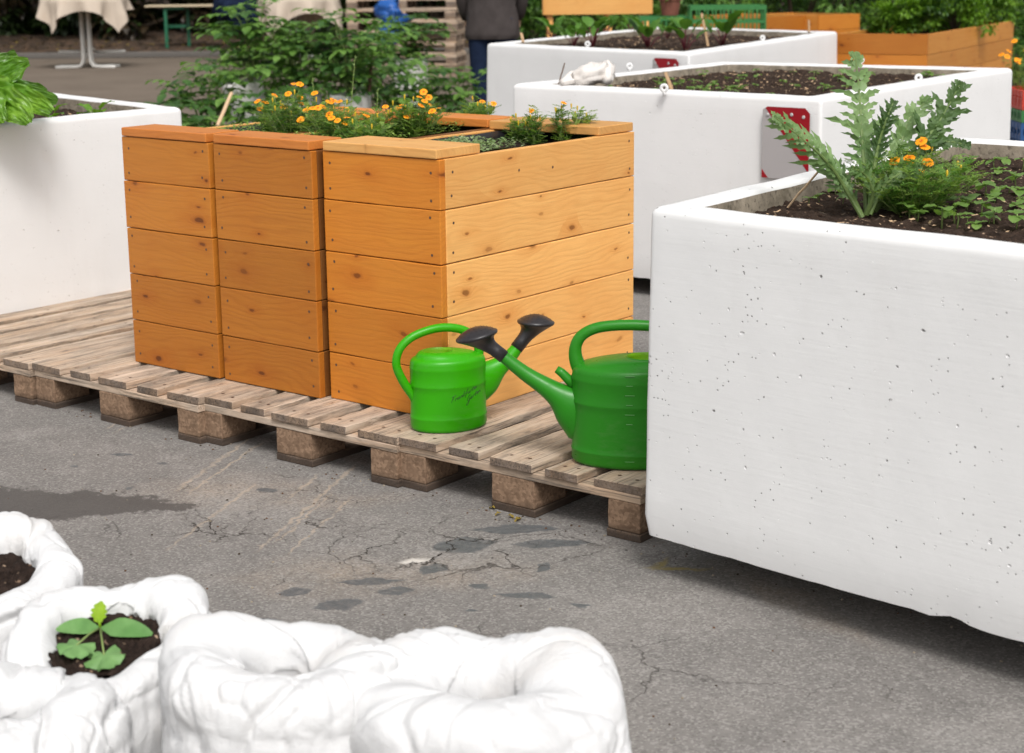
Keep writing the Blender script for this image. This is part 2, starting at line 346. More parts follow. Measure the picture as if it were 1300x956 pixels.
for px, py, a, b, r in ((590, 692, .075, .055, .95), (655, 672, .10, .035, .7), (430, 768, .055, .03, 1.1), (505, 750, .035, .028, .8), (470, 738, .07, .02, .7), (668, 756, .065, .02, .55), (610, 744, .022, .015, .5), (372, 752, .035, .028, .9), (548, 722, .03, .04, .3), (700, 690, .09, .03, .7), (155, 577, .03, .016, .6), (207, 588, .018, .012, .6), (340, 622, .035, .022, .5), (95, 592, .014, .01, .3), (165, 620, .012, .01, .2), (735, 768, .018, .01, .4), (600, 775, .012, .008, .4), (300, 790, .08, .03, .8), (690, 720, .02, .03, .4)):
    g = G(px, py); STONES.append((g.x, g.y, a, b, r))
LINES = []
_a, _b = G(225, 625), G(330, 552); LANG = atan2(_b.y-_a.y, _b.x-_a.x)
for (xa, ya), (xb, yb), w in (((225, 625), (320, 552), .010), ((240, 630), (330, 560), .007), ((295, 700), (480, 590), .009), ((330, 690), (440, 625), .006), ((210, 700), (330, 610), .008), ((120, 550), (240, 510), .006), ((360, 640), (405, 600), .006), ((100, 545), (220, 515), .006), ((340, 705), (470, 630), .006)):
    a, b = G(xa, ya), G(xb, yb); c, s = cos(LANG), sin(LANG)
    ra = (a.x*c + a.y*s, -a.x*s + a.y*c); rb = (b.x*c + b.y*s, -b.x*s + b.y*c)
    LINES.append(((ra[1]+rb[1])/2, min(ra[0], rb[0]), max(ra[0], rb[0]), w))
M['ground'] = ground_mat()
def dirt():
    n = NT('leafy_dark_earth', .95, .1); co = n.coord(); f = n.noise(co, 2.5, 6, .7); v = n.vor(co, 9, out=1)
    s = n.n('ShaderNodeSeparateColor'); n.put(s.inputs[0], v)
    base = n.mix(n.mr(f, .3, .7), (.035, .025, .018), (.085, .06, .045))
    base = n.mix(n.math('MULTIPLY', n.math('GREATER_THAN', s.outputs[0], .8), .6), base, (.17, .10, .06))
    return n.fin(base, None, n.bump(f, .6, .03))
M['dirt'] = dirt()
M['kerb'] = flat('dark_kerb_stone', (.11, .10, .09), .9)

# ------------------------------------------------------------------ mesh builder
class MB:
    def __init__(s): s.v = []; s.f = []; s.m = []; s.mats = []
    def mi(s, m):
        if m not in s.mats: s.mats.append(m)
        return s.mats.index(m)
    def quad(s, pts, m):
        i = len(s.v); s.v += [tuple(p) for p in pts]; s.f.append(tuple(range(i, i+len(pts)))); s.m.append(s.mi(m))
    def box(s, lo, hi, m, mat=None, jit=0):
        i = len(s.v); P = [(x, y, z) for x in (lo[0], hi[0]) for y in (lo[1], hi[1]) for z in (lo[2], hi[2])]
        if mat is not None: P = [tuple(mat @ V(p)) for p in P]
        if jit: P = [tuple(c + random.uniform(-jit, jit) for c in p) for p in P]
        s.v += P; k = s.mi(m)
        for q in ((0, 1, 3, 2), (4, 6, 7, 5), (0, 4, 5, 1), (2, 3, 7, 6), (0, 2, 6, 4), (1, 5, 7, 3)):
            s.f.append(tuple(i+a for a in q)); s.m.append(k)
    def rings(s, R, m, closed=True, cap0=False, cap1=False):
        k = s.mi(m); n = len(R[0]); i0 = len(s.v)
        for r in R: s.v += [tuple(p) for p in r]
        for a in range(len(R)-1):
            for b in range(n if closed else n-1):
                c = (b+1) % n
                s.f.append((i0+a*n+b, i0+a*n+c, i0+(a+1)*n+c, i0+(a+1)*n+b)); s.m.append(k)
        if cap0: s.f.append(tuple(i0+b for b in range(n-1, -1, -1))); s.m.append(k)
        if cap1: s.f.append(tuple(i0+(len(R)-1)*n+b for b in range(n))); s.m.append(k)
    def tube(s, pts, r, m, n=8, flat=1.0, cap=True):
        pts = [V(p) for p in pts]
        if not isinstance(r, (list, tuple)): r = [r]*len(pts)
        R = []; up = None
        for i, p in enumerate(pts):
            d = (pts[min(i+1, len(pts)-1)] - pts[max(i-1, 0)]).normalized()
            if up is None:
                up = V((0, 0, 1)) if abs(d.z) < .9 else V((1, 0, 0))
            a = d.cross(up).normalized(); up = a.cross(d).normalized()
            R.append([p + a*cos(t)*r[i] + up*sin(t)*r[i]*flat for t in (2*pi*k/n for k in range(n))])
        s.rings(R, m, True, cap, cap)
    def leaf(s, p, d, up, L, W, m, seg=4, curl=0., fold=.15, shape=None, wav=0.):
        """blade from p along d, drooping by curl (radians), folded along the midrib"""
        p = V(p); d = V(d).normalized(); side = d.cross(V(up)); 
        if side.length < 1e-3: side = V((1, 0, 0))
        side.normalize(); nrm = side.cross(d).normalized()
        if shape is None: shape = lambda t: sin(pi*min(1, t*.96+.04)**.8)
        k = s.mi(m); i0 = len(s.v); q = p.copy()
        for i in range(seg+1):
            t = i/seg; w = W*.5*shape(t)
            wz = wav*W*sin(t*17+W*99)
            s.v += [tuple(q + side*w + nrm*(w*fold+wz)), tuple(q), tuple(q - side*w + nrm*(w*fold-wz))]
            a = curl/seg; d2 = (d*cos(a) - nrm*sin(a)).normalized(); nrm = (nrm*cos(a) + d*sin(a)).normalized(); d = d2
            q = q + d*(L/seg)
        for i in range(seg):
            a = i0+i*3
            s.f.append((a, a+1, a+4, a+3)); s.f.append((a+1, a+2, a+5, a+4)); s.m += [k, k]
        return q
    def build(s, name, parent=None, loc=None, rot=None, smooth=False, bevel=0, recalc=False):
        me = bpy.data.meshes.new(name); me.from_pydata(s.v, [], s.f); me.update()
        for m in s.mats: me.materials.append(M[m])
        me.polygons.foreach_set('material_index', s.m)
        if smooth: me.polygons.foreach_set('use_smooth', [True]*len(s.f))
        me.update()
        if recalc:
            import bmesh
            b = bmesh.new(); b.from_mesh(me); bmesh.ops.recalc_face_normals(b, faces=b.faces); b.to_mesh(me); b.free()
        o = bpy.data.objects.new(name, me); col.objects.link(o)
        if parent is not None: o.parent = parent
        if loc is not None: o.location = loc
        if rot is not None: o.rotation_euler = rot
        if bevel:
            b = o.modifiers.new('bevel', 'BEVEL'); b.width = bevel; b.segments = 2; b.limit_method = 'ANGLE'; b.angle_limit = .6
        return o
def tag(o, label=None, cat=None, group=None, kind=None):
    if label: o['label'] = label
    if cat: o['category'] = cat
    if group: o['group'] = group
    if kind: o['kind'] = kind
    return o
def thing(name, label, cat, loc=(0, 0, 0), rz=0, group=None):
    o = bpy.data.objects.new(name, None); col.objects.link(o); o.location = loc; o.rotation_euler = (0, 0, rz)
    o.empty_display_size = .05
    return tag(o, label, cat, group)
def copy_tree(o, parent=None):
    c = o.copy(); col.objects.link(c); c.parent = parent
    for ch in [x for x in list(bpy.data.objects) if x.parent is o]: copy_tree(ch, c)
    return c
U = random.uniform

# ------------------------------------------------------------------ setting
mb = MB(); mb.quad([(-160, -160, 0), (160, -160, 0), (160, 160, 0), (-160, 160, 0)], 'ground')
tag(mb.build('ground'), kind='structure')
def shade_asphalt():  # darker sheet: tree shade over the far ground put into the colour
    n = NT('shade_brown_asphalt', .9, .2); co = n.coord(); f = n.noise(co, 1.1, 5, .65); g = n.noise(co, 30, 4, .7); st = n.noise(n.map(co, (.5, .5, 1), (0, 0, 0), (0, 0, YAW)), 2, 3)
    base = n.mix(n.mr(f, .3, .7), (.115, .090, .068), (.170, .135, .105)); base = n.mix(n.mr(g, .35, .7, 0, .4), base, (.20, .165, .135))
    M['shade_asphalt'] = n.fin(base, None, n.bump(g, .3, .01))
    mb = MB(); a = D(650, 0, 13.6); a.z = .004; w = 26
    mb.quad([a-R0*w, a+R0*w, a+R0*w+FH*16, a-R0*w+FH*16], 'shade_asphalt'); tag(mb.build('shade_asphalt'), kind='structure')
shade_asphalt()
def bank():
    mb = MB(); o = D(650, 0, 27.5); o.z = 0
    rr = R0; R = []
    for i in range(41):
        x = -22 + i*1.1
        R.append([o + rr*x + FH*y + V((0, 0, z + .05*noise.noise(V((x, y, 1))))) for y, z in ((0, .04), (.5, .10), (2, .14), (4, .2), (9, .35), (22, .7))])
    mb.rings(R, 'dirt', False)
    tag(mb.build('earth_bank', smooth=True), kind='structure')
    mb = MB(); mt = Matrix.Translation(o) @ Matrix.Rotation(atan2(rr.y, rr.x), 4, 'Z')
    mb.box((-22, -.14, 0), (22, 0, .10), 'kerb', mt)
    tag(mb.build('kerb', bevel=.02), kind='structure')
bank()

# ------------------------------------------------------------------ boards
def board(name, L, W, T, mat, parent, loc, rot=(0, 0, 0), rough=0., seg=10, bevel=.0025, screws=None, endmat=None):
    """a plank: length along local X, width along local Y, thickness along local Z; origin in its corner"""
    mb = MB(); R = []; sd = U(0, 99)
    for i in range(seg+1):
        x = L*i/seg; j = lambda k: rough*noise.noise(V((x*7+sd, k*3.3, sd)))
        e = rough*.8*noise.noise(V((x*30+sd, 9, sd)))
        R.append([(x, 0+j(1), 0), (x, W+j(2), 0), (x, W+j(2)+e, T+j(3)*.3), (x, 0+j(1)+e, T+j(4)*.3)])
    mb.rings(R, mat, True, True, True)
    if endmat:
        k = mb.mi(endmat); mb.m[-1] = k; mb.m[-2] = k
    if screws:
        q_ = .0055 if endmat else .0042
        for x, y in screws:
            c = [(x + cos(a)*q_, y + sin(a)*q_, T+.0006) for a in (2*pi*q/8 for q in range(8))]
            mb.quad(c, 'screw')
            c = [(x + cos(a)*.0038, y + sin(a)*.0038, T-.0005) for a in (2*pi*q/8 for q in range(8))]
    o = mb.build(name, parent, loc, rot, bevel=bevel)
    if endmat: pass
    return o

def make_pallet(loc, rz, label, seed):
    random.seed(seed)
    t = thing('pallet', label, 'pallet', loc, rz, 'wooden pallets laid in a row')
    Wd = .8; H = .144
    us = ((0, .145), (.1862, .1), (.3275, .145), (.5138, .1), (.655, .145))
    for u, w in us:       # deck boards run along +Y (1.2 m)
        ex = U(-.006, .006)
        board('deck_board', 1.2, w, .022, 'pallet', t, (u+w+U(-.002, .002), ex, .122+U(0, .0015)), (0, 0, pi/2), rough=.009, seg=30, bevel=.002,
              screws=[(q+U(-.01, .01), w*r) for q in (.05, .6, 1.15) for r in (.3, .7)], endmat='pallet_end')
    for y in (0, .5275, 1.055):
        board('stringer_board', .8, .145, .0215, 'pallet', t, (0, y+.003, .1), (0, 0, 0), rough=.004, seg=12, bevel=.002)
    for u, w in ((0, .1), (.3275, .145), (.7, .1)):
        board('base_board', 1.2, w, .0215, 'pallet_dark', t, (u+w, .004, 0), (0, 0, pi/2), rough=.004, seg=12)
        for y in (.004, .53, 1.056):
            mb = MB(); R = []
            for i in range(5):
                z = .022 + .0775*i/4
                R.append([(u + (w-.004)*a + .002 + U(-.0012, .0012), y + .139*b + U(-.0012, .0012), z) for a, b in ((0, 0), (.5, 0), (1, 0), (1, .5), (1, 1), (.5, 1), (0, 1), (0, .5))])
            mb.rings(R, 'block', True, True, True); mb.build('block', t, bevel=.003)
    return t
make_pallet((0, 0, 0), 0, 'weathered pallet carrying both green watering cans, beside the big white planter', 1)
make_pallet((-.7895, -.0198, 0), .004, 'weathered pallet whose deck runs under the middle and right pine boxes', 2)
make_pallet((-1.5686+.004, -.044, -.001), 0, 'weathered pallet whose front corner stands under the left pine box', 3)
make_pallet((-2.372, -.052, -.004), -.004, 'weathered pallet at the left edge, empty in front of the left white planter', 4)

# ------------------------------------------------------------------ tall pine boxes
Z0 = .146; BH = [.1426, .1534, .1502, .1524, .1411]   # bottom to top
def make_box(u0, u1, v0, L, label, cap, seed, capw=.145, cap_over=0.0, fm='pine_deep'):
    random.seed(seed)
    w = u1-u0; t = thing('planter_box', label, 'planter box', (u0, v0, Z0), 0, 'tall pine planter boxes')
    z = 0; T = .024
    for i, h in enumerate(BH):
        hh = h-.002-U(0, .001)
        sc4 = lambda l: [(.03+U(-.006, .006), hh*.22+U(-.01, .01)), (.03+U(-.006, .006), hh*.8+U(-.01, .01)), (l-.03+U(-.006, .006), hh*.22+U(-.01, .01)), (l-.03+U(-.006, .006), hh*.8+U(-.01, .01))]
        o = board('front_board', w, hh, T, fm, t, (U(-.001, .001), U(-.001, .001), z), (pi/2, 0, 0), .0008, screws=sc4(w)); o.location.y += T
        # side board on the right: outer face at +X
        side = sc4(L-T) + ([(.5+U(-.02, .02), hh*.5)] if i == 4 else []) + ([(.33, hh*.55)] if i in (4,) else [])
        board('side_board', L-T, hh, T, 'pine' if fm == 'pine_dark' else 'pine_brown', t, (w-T, T+.0005, z), (pi/2, 0, pi/2), .0008, screws=side, seg=14)
        board('side_board', L-T, hh, T, 'pine', t, (T, L, z), (pi/2, 0, -pi/2), .0008, screws=sc4(L-T), seg=14)
        board('back_board', w-2*T-.002, hh, T, 'pine_dark', t, (T+.001, L-.0005, z), (pi/2, 0, 0), .0008)
        z += h
    H = z
    for x in (T+.0005, w-T-.0405):
        for y in (T+.0015, L-T-.0415):
            mb = MB(); mb.box((x, y, .003), (x+.04, y+.04, H-.004), 'pine'); mb.build('corner_post', t)
    if capw:
        board('cap_board', w-.012+cap_over, capw, .027, cap, t, (.006, -.004, H), (0, 0, U(-.004, .004)), .0008, bevel=.003)
        board('cap_board', w-.012+cap_over, capw, .027, cap, t, (.006, L-capw+.002, H), (0, 0, U(-.004, .004)), .0008, bevel=.003)
    # pot foil and soil
    mb = MB(); R = []
    for zz, ins in ((H-.30, .068), (H-.02, .066), (H-.008, .050), (H-.004, .046)):
        ring = []
        for q in range(40):
            a = q/40*4; s_ = int(a); f = a-s_
            c = [(ins, ins), (w-ins, ins), (w-ins, L-ins), (ins, L-ins)]
            p = V(c[s_]).lerp(V(c[(s_+1) % 4]), f); k = .003*noise.noise(V((q*.7, zz*9, seed)))
            ring.append((p.x+k, p.y+k, zz+.006*noise.noise(V((q*.5, seed, 2)))))
        R.append(ring)
    mb.rings(R, 'liner'); mb.build('foil_liner', t, smooth=True)
    mb = MB(); n1, n2 = 24, 50; i0 = 0; R = []
    for j in range(n2+1):
        R.append([(.064+(w-.128)*i/n1, .064+(L-.128)*j/n2, H-.032+.012*noise.noise(V((i*.6, j*.6, seed)))+.006*noise.noise(V((i*2., j*2., seed)))) for i in range(n1+1)])
    mb.rings(R, 'soil_fine', False); mb.build('soil', t, smooth=True)
    return t
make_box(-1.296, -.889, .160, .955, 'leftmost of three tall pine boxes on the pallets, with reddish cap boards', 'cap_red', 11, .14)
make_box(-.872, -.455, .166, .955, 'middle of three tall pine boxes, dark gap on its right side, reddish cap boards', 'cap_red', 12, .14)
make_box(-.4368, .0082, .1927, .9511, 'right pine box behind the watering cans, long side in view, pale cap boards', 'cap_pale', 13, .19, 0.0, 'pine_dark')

# ------------------------------------------------------------------ white concrete planters
def offset_quad(c, d):
    """corners CCW; move each edge inward by d"""
    out = []; n = 4
    L = []
    for i in range(n):
        a, b = V(c[i]), V(c[(i+1) % n]); e = (b-a).normalized(); nr = V((-e.y, e.x)); L.append((a+nr*d, e))
    for i in range(n):
        (p, e), (q, g) = L[i-1], L[i]
        den = e.x*g.y-e.y*g.x; s_ = ((q.x-p.x)*g.y-(q.y-p.y)*g.x)/den
        out.append(p+e*s_)
    return out
def ring_pts(c, r, n=26):
    P = []
    for i in range(4):
        a, b = V(c[i]), V(c[(i+1) % 4]); L = (b-a).length; e = (b-a)/L
        for k in range(n+1): P.append(a + e*(r + (L-2*r)*k/n))
        c2 = V(c[(i+2) % 4]); g = (c2-b).normalized()
        p0, p2 = b-e*r, b+g*r
        for k in range(1, 5):
            t = k/5; P.append(p0*(1-t)**2 + b*2*t*(1-t) + p2*t*t)
    return P
def make_planter(name, label, c, zb, zt, wall=.085, soil=.055, batter=.02, chip=.02, seed=0, n=60, notch=None, soilres=110, clod=.012, cm='concrete_smooth'):
    random.seed(seed)
    ctr = sum((V(p) for p in c), V((0, 0)))/4; C = [V(p)-ctr for p in c]
    t = thing(name, label, 'planter', (ctr.x, ctr.y, 0), 0, 'white concrete planters')
    H = zt-zb; prof = []
    N = 14
    prof.append((.03, zb+.0, 0)); 
    for i in range(N+1):
        f = i/N; prof.append((-batter*(1-f)+ (.008 if i == 0 else 0), zb + (.004 if i == 0 else 0) + (H-.022)*f, 1 if i < 2 else 2))
    for a in (20, 40, 60, 80): prof.append((.022*(1-cos(radians(a))), zt-.022+.022*sin(radians(a)), 3))
    for f in (.2, .5, .8): prof.append((.022+(wall-.034)*f, zt+.0005, 3))
    for a in (20, 50, 80): prof.append((wall-.012+.012*sin(radians(a)), zt-.012+.012*cos(radians(a)), 3))
    outer = len(prof)
    prof2 = [prof[-1], (wall+.002, zt-soil*.6, 4), (wall+.005, zt-soil-.1, 4)]
    def mk(pf):
        R = []
        for ins, z, kd in pf:
            ps = ring_pts(offset_quad(C, ins), .016 if kd < 3 else .014, n)
            ring = []
            for k, p in enumerate(ps):
                nz = noise.noise(V((p.x*2, p.y*2, z*2+seed)))*.004 + noise.noise(V((p.x*9, p.y*9, z*9+seed)))*.0018
                dr = p.normalized()*nz*(.4 if kd <= 1 else 1)
                zz = z
                if kd <= 1:
                    q = noise.noise(V((p.x*6, p.y*6, seed+3.3))); q2 = noise.noise(V((p.x*28, p.y*28, seed+1.3)))
                    up_ = max(0, q-.18)*chip*.9 + max(0, q2)*chip*.5
                    if notch:
                        for nx, ny, nr, nh in notch:
                            dd = sqrt((p.x+ctr.x-nx)**2+(p.y+ctr.y-ny)**2); up_ += nh*max(0, 1-(dd/nr)**2)
                    zz = z+up_
                if kd in (3, 4): zz += .0025*noise.noise(V((p.x*5, p.y*5, seed)))
                ring.append((p.x+dr.x, p.y+dr.y, zz))
            R.append(ring)
        return R
    mb = MB(); pr_ = mk(prof); mb.rings(pr_[1:], cm, True, False, False); mb.rings(pr_[:2], cm, True, True, False); mb.build('concrete_shell', t, smooth=True)
    mb = MB(); mb.rings(mk(prof2), 'rawconc'); mb.build('inner_wall', t, smooth=True)
    # soil
    I = offset_quad(C, wall+.003); mb = MB(); R = []; m_ = soilres
    for j in range(m_+1):
        row = []
        for i in range(m_+1):
            a, b = i/m_, j/m_
            p = (I[0].lerp(I[1], a)).lerp(I[3].lerp(I[2], a), b)
            z = zt-soil + .016*noise.noise(V((p.x*4, p.y*4, seed))) + clod*noise.noise(V((p.x*22, p.y*22, seed))) + clod*.8*noise.noise(V((p.x*60, p.y*60, seed))) + U(-.0025, .0025)
            row.append((p.x, p.y, z))
        R.append(row)
    mb.rings(R, 'soil', False)
    for k in range(700):       # bark chips lying in the soil
        a, b = U(.03, .97), U(.03, .97); p = (I[0].lerp(I[1], a)).lerp(I[3].lerp(I[2], a), b)
        r = U(.003, .009); an = U(0, pi); q = V((cos(an), sin(an), U(-.3, .3)))*r; w = V((-sin(an), cos(an), U(-.4, .4)))*r*U(.3, .6); z = zt-soil+.012+.016*noise.noise(V((p.x*4, p.y*4, seed)))
        o = V((p.x, p.y, z)); mb.quad([o-q-w, o+q-w, o+q+w, o-q+w], 'stick' if k % 3 else 'bark')
    mb.build('soil', t)
    return t, ctr, C
def blocks(t, ctr, pts, h, size=.12):
    for x, y in pts:
        mb = MB(); mb.box((x-ctr.x-size/2, y-ctr.y-size/2, .0), (x-ctr.x+size/2, y-ctr.y+size/2, h+.006), 'block'); mb.build('support_block', t, bevel=.004)
def eye(t, ctr, x, y, z, rz=0, r=.0122):
    mb = MB(); P = [(cos(a)*r, 0, r+.012+sin(a)*r) for a in (2*pi*k/20 for k in range(20))]
    R = []
    for k in range(20):
        a = 2*pi*k/20; cc = V((cos(a)*r, 0, r+.002+sin(a)*r)); ou = V((cos(a), 0, sin(a)))
        R.append([cc + ou*cos(b)*.0066 + V((0, 1, 0))*sin(b)*.0066 for b in (2*pi*q/10 for q in range(10))])
    R.append(R[0]); mb.rings(R, 'concrete'); mb.tube([(0, 0, -.02), (0, 0, .008)], .006, 'concrete', 8)
    mb.build('lifting_eye', t, (x-ctr.x, y-ctr.y, z), (0, 0, rz), smooth=True)
# P1: big one at the right
p1 = [(.940, -.178), (2.55, -.345), (2.62, 1.62), (.862, 1.62)]
P1T = .8726
t1, c1, C1 = make_planter('concrete_planter', 'large pitted white planter nearest the camera, filling the right side, holding the silvery thistle-like plant', p1, .100, P1T, .078, .052, .008, .006, 21, 70, notch=[(*G(1215, 790, .1)[:2], .045, .012), (*G(1165, 772, .1)[:2], .04, .004)], soilres=190, clod=.011, cm='concrete')
blocks(t1, c1, [(1.25, .12), (1.55, .10), (2.4, .0), (2.4, 1.4), (1.0, 1.4)], .1, .10)
# P2
p2 = [(-1.687, 2.684), (-.125, 2.644), (-.215, 4.80), (-1.80, 4.66)]
t2, c2, C2 = make_planter('concrete_planter', 'middle white planter behind the pine boxes, with red and grey striped plate at its corner', p2, .074, .885, .095, .045, .015, .015, 22, 40, soilres=130)
blocks(t2, c2, [(-1.5, 3.0), (-.4, 3.0), (-.4, 4.6), (-1.5, 4.5)], .074)
Z2 = .885
# P3
g = [G(618, 55, .92), G(875, 67, .92), G(1063, 40, .92)]
bl = g[0] + (g[2]-g[1])
p3 = [g[0][:2], g[1][:2], g[2][:2], (bl.x, bl.y)]
t3, c3, C3 = make_planter('concrete_planter', 'farthest white planter, with a row of red-stemmed beet plants', p3, .074, .92, .095, .05, .015, .015, 23, 30, soilres=100)
blocks(t3, c3, [(p3[0][0]+.3, p3[0][1]+.2), (p3[1][0]-.3, p3[1][1]+.4)], .074)
# PL
pl = [(-4.35, -.80), (-2.372, -.80), (-2.340, 1.315), (-4.30, 1.74)]
t4, c4, C4 = make_planter('concrete_planter', 'white planter at the left edge with lettuce, left of the pine boxes', pl, .074, .852, .075, .060, .008, .015, 24, 40, soilres=100)
blocks(t4, c4, [(-2.6, 1.0), (-4.0, 1.0), (-4.0, -.5), (-2.6, -.5)], .074)
for px, py in ((799, 88), (843, 116), (1093, 80), (1166, 103)):
    q = G(px, py, Z2); eye(t2, c2, q.x, q.y, Z2, -YAW+U(-.3, .3))
for px, py in ((746, 59), (968, 51)):
    q = G(px, py, .92); eye(t3, c3, q.x, q.y, .92, -YAW+U(-.3, .3))
# striped plates
def plate(loc, rz, parent, ctr, w=.215, h=.285):
    mb = MB(); ch = .022
    o = [(ch*.5, 0), (w, 0), (w, h-ch), (w-ch, h), (ch, h), (0, h-ch*.6), (0, 0)]
    def poly(pts, y0, y1, m):
        R = [[(x, y0, z) for x, z in pts], [(x, y1, z) for x, z in pts]]; mb.rings(R, m, True, True, True)
    poly(o[1:6]+[(0, 0)], 0, -.003, 'grey_foil')
    poly([(ch*.6, h-.006), (ch, h-.001), (w-ch, h-.001), (w-.001, h-ch), (w-.001, .03)], -.003, -.0042, 'red')
    poly([(.001, .001), (.03, .001), (.001, .035)], -.003, -.0042, 'red')
    for x, z in ((.025, h-.032), (w*.62, h-.028), (w-.028, h-.036)):
        mb.rings([[(x+cos(a)*.007*s_, -.0042-d, z+sin(a)*.007*s_) for a in (2*pi*k/12 for k in range(12))] for s_, d in ((1, 0), (1, .002), (.7, .004))], 'steel', True, False, True)
    return mb.build('striped_plate', parent, (loc[0]-ctr.x, loc[1]-ctr.y, loc[2]), (0, 0, rz))
def on_face(c, i, px, py, inset=-.02):
    a, b = V(c[i]), V(c[(i+1) % 4]); e = (b-a).normalized(); nr = V((e.y, -e.x)); d = ray(px, py)
    a = a + nr*(-inset)
    den = d.x*nr.x+d.y*nr.y; s_ = ((a.x-CAM.x)*nr.x+(a.y-CAM.y)*nr.y)/den
    return CAM+d*s_, atan2(e.y, e.x)
q, rz = on_face(p2, 0, 967, 225, -.020); plate((q.x, q.y, q.z), rz, t2, c2)
q, rz = on_face(p3, 0, 829, 73, -.020); plate((q.x, q.y, q.z-.285), rz, t3, c3)

# ------------------------------------------------------------------ watering cans
def make_can(loc, yaw, a, b, H, mat, label, P, seed):
    """local +X is the spout side"""
    random.seed(seed)
    t = thing('watering_can', label, 'watering can', loc, yaw, 'green watering cans')
    nseg = 64
    def el(x0, ra, rb, z, tilt=0): return [(x0+ra*cos(q)*(1), rb*sin(q), z + tilt*cos(q)) for q in (2*pi*k/nseg for k in range(nseg))]
    prof = [(.90, .0), (.97, .004), (1.0, .012), (1.0, .034), (1.008, .036), (1.008, .039), (.997, .042), (.990, .055), (.988, H*.52), (.990, H*.60), (1.003, H*.612), (1.003, H*.632), (.990, H*.65), (.988, H*.82), (.998, H*.84), (.998, H*.862), (.988, H*.88), (.983, H*.915), (.972, H*.940), (.945, H*.962), (.90, H*.978), (.84, H*.990)]
    mb = MB(); R = [el(0, a*s_, b*s_, z) for s_, z in prof]
    # dome rising to the filling hole that sits towards the handle side
    hx, hr, hb, hz = P['hole']
    for f in (.2, .4, .6, .8, .95, 1.0):
        s_ = .84*(1-f); ring = []
        for k in range(nseg):
            q = 2*pi*k/nseg; p0 = V((a*.84*cos(q), b*.84*sin(q), H*.995)); p1_ = V((hx+hr*cos(q), hb*sin(q), hz))
            p = p0.lerp(p1_, f); p.z = p0.z + (p1_.z-p0.z)*(sin(f*pi/2)); ring.append(p)
        R.append(ring)
    R.append([(hx+(hr-.004)*cos(q), (hb-.004)*sin(q), hz+.002) for q in (2*pi*k/nseg for k in range(nseg))])
    mb.rings(R, mat, True, True)
    mb.rings([[(hx+(hr-.004)*cos(q), (hb-.004)*sin(q), hz+.002) for q in (2*pi*k/nseg for k in range(nseg))],
              [(hx+(hr-.009)*cos(q), (hb-.009)*sin(q), hz-.006) for q in (2*pi*k/nseg for k in range(nseg))],
              [(hx*.5+(hr+.015)*cos(q), (hb+.012)*sin(q), hz-.06) for q in (2*pi*k/nseg for k in range(nseg))]], 'can_inner', True, False, True)
    mb.build('body', t, smooth=True)
    # spout
    mb = MB(); R = []; S = P['spout']; S2 = []
    for i in range(len(S)-1):      # refine with smooth interpolation
        for k in range(6):
            f = k/6; f2 = f
            p0, p1_, p2_, p3_ = S[max(0, i-1)], S[i], S[i+1], S[min(len(S)-1, i+2)]
            S2.append(tuple(.5*((2*p1_[j]) + (-p0[j]+p2_[j])*f + (2*p0[j]-5*p1_[j]+4*p2_[j]-p3_[j])*f*f + (-p0[j]+3*p1_[j]-3*p2_[j]+p3_[j])*f**3) for j in range(4)))
    S2.append(S[-1])
    for i, (x, z, rh, rw) in enumerate(S2):
        n0, n1 = S2[max(0, i-1)], S2[min(len(S2)-1, i+1)]; d = V((n1[0]-n0[0], 0, n1[1]-n0[1])).normalized()
        if i == 0: d = V((1, 0, .1)).normalized()
        up = V((-d.z, 0, d.x))
        R.append([V((x, 0, z)) + up*rh*cos(q) + V((0, 1, 0))*rw*sin(q) for q in (2*pi*k/28 for k in range(28))])
    mb.rings(R, mat, True, False, True); mb.build('spout', t, smooth=True)
    # rose
    cx, cz, tilt, rr = P['rose']; ex, ez = S[-1][0], S[-1][1]
    mb = MB(); R = []
    e = V((ex, 0, ez)); pv = V((S[-1][0]-S[-2][0], 0, S[-1][1]-S[-2][1])).normalized(); upn = V((-pv.z, 0, pv.x))
    nrm = V((sin(tilt), 0, cos(tilt))); tx = V((cos(tilt), 0, -sin(tilt))); c = V((cx, 0, cz))
    r0 = S[-1][2]+.003; circ = lambda ctr, A, B, ra, rb: [ctr + A*ra*cos(q) + B*rb*sin(q) for q in (2*pi*k/36 for k in range(36))]
    Y = V((0, 1, 0))
    R.append(circ(e-pv*.022, -upn, Y, r0*.98, r0*.98)); R.append(circ(e-pv*.022, -upn, Y, r0, r0)); R.append(circ(e+pv*.004, -upn, Y, r0, r0))
    lo = circ(e+pv*.004, -upn, Y, r0, r0); hi = circ(c-nrm*.004, tx, Y, rr*.97, rr*.97)
    for f in (.12, .28, .45, .62, .78, .90, .97):
        g_ = f**2.3; R.append([V((0, 0, 0)) + V(p)*(1-f) + V(q)*f + ((V(p)-e-pv*.004)*(1) - (V(q)-c+nrm*.004))*(f-g_) for p, q in zip(lo, hi)])
    R.append(hi); R.append(circ(c, tx, Y, rr, rr)); R.append(circ(c+nrm*.003, tx, Y, rr*.985, rr*.985))
    for f in (.9, .7, .45, .2, .02): R.append(circ(c+nrm*(.003+.020*(1-f*f)), tx, Y, rr*.97*f, rr*.97*f))
    mb.rings(R, 'black_plastic', True, False, True)
    for ring_, nn in ((.35, 8), (.6, 14), (.82, 20)):
        for k in range(nn):
            q = 2*pi*k/nn; p = c + tx*rr*.97*ring_*cos(q) + Y*rr*.97*ring_*sin(q) + nrm*(.0035+.020*(1-ring_*ring_))
            mb.rings([[p + tx*.0016*cos(w) + Y*.0016*sin(w) for w in (2*pi*j/6 for j in range(6))], [p + nrm*.0005 + tx*.0014*cos(w) + Y*.0014*sin(w) for w in (2*pi*j/6 for j in range(6))]], 'liner', True, False, True)
    mb.build('rose', t, smooth=True)
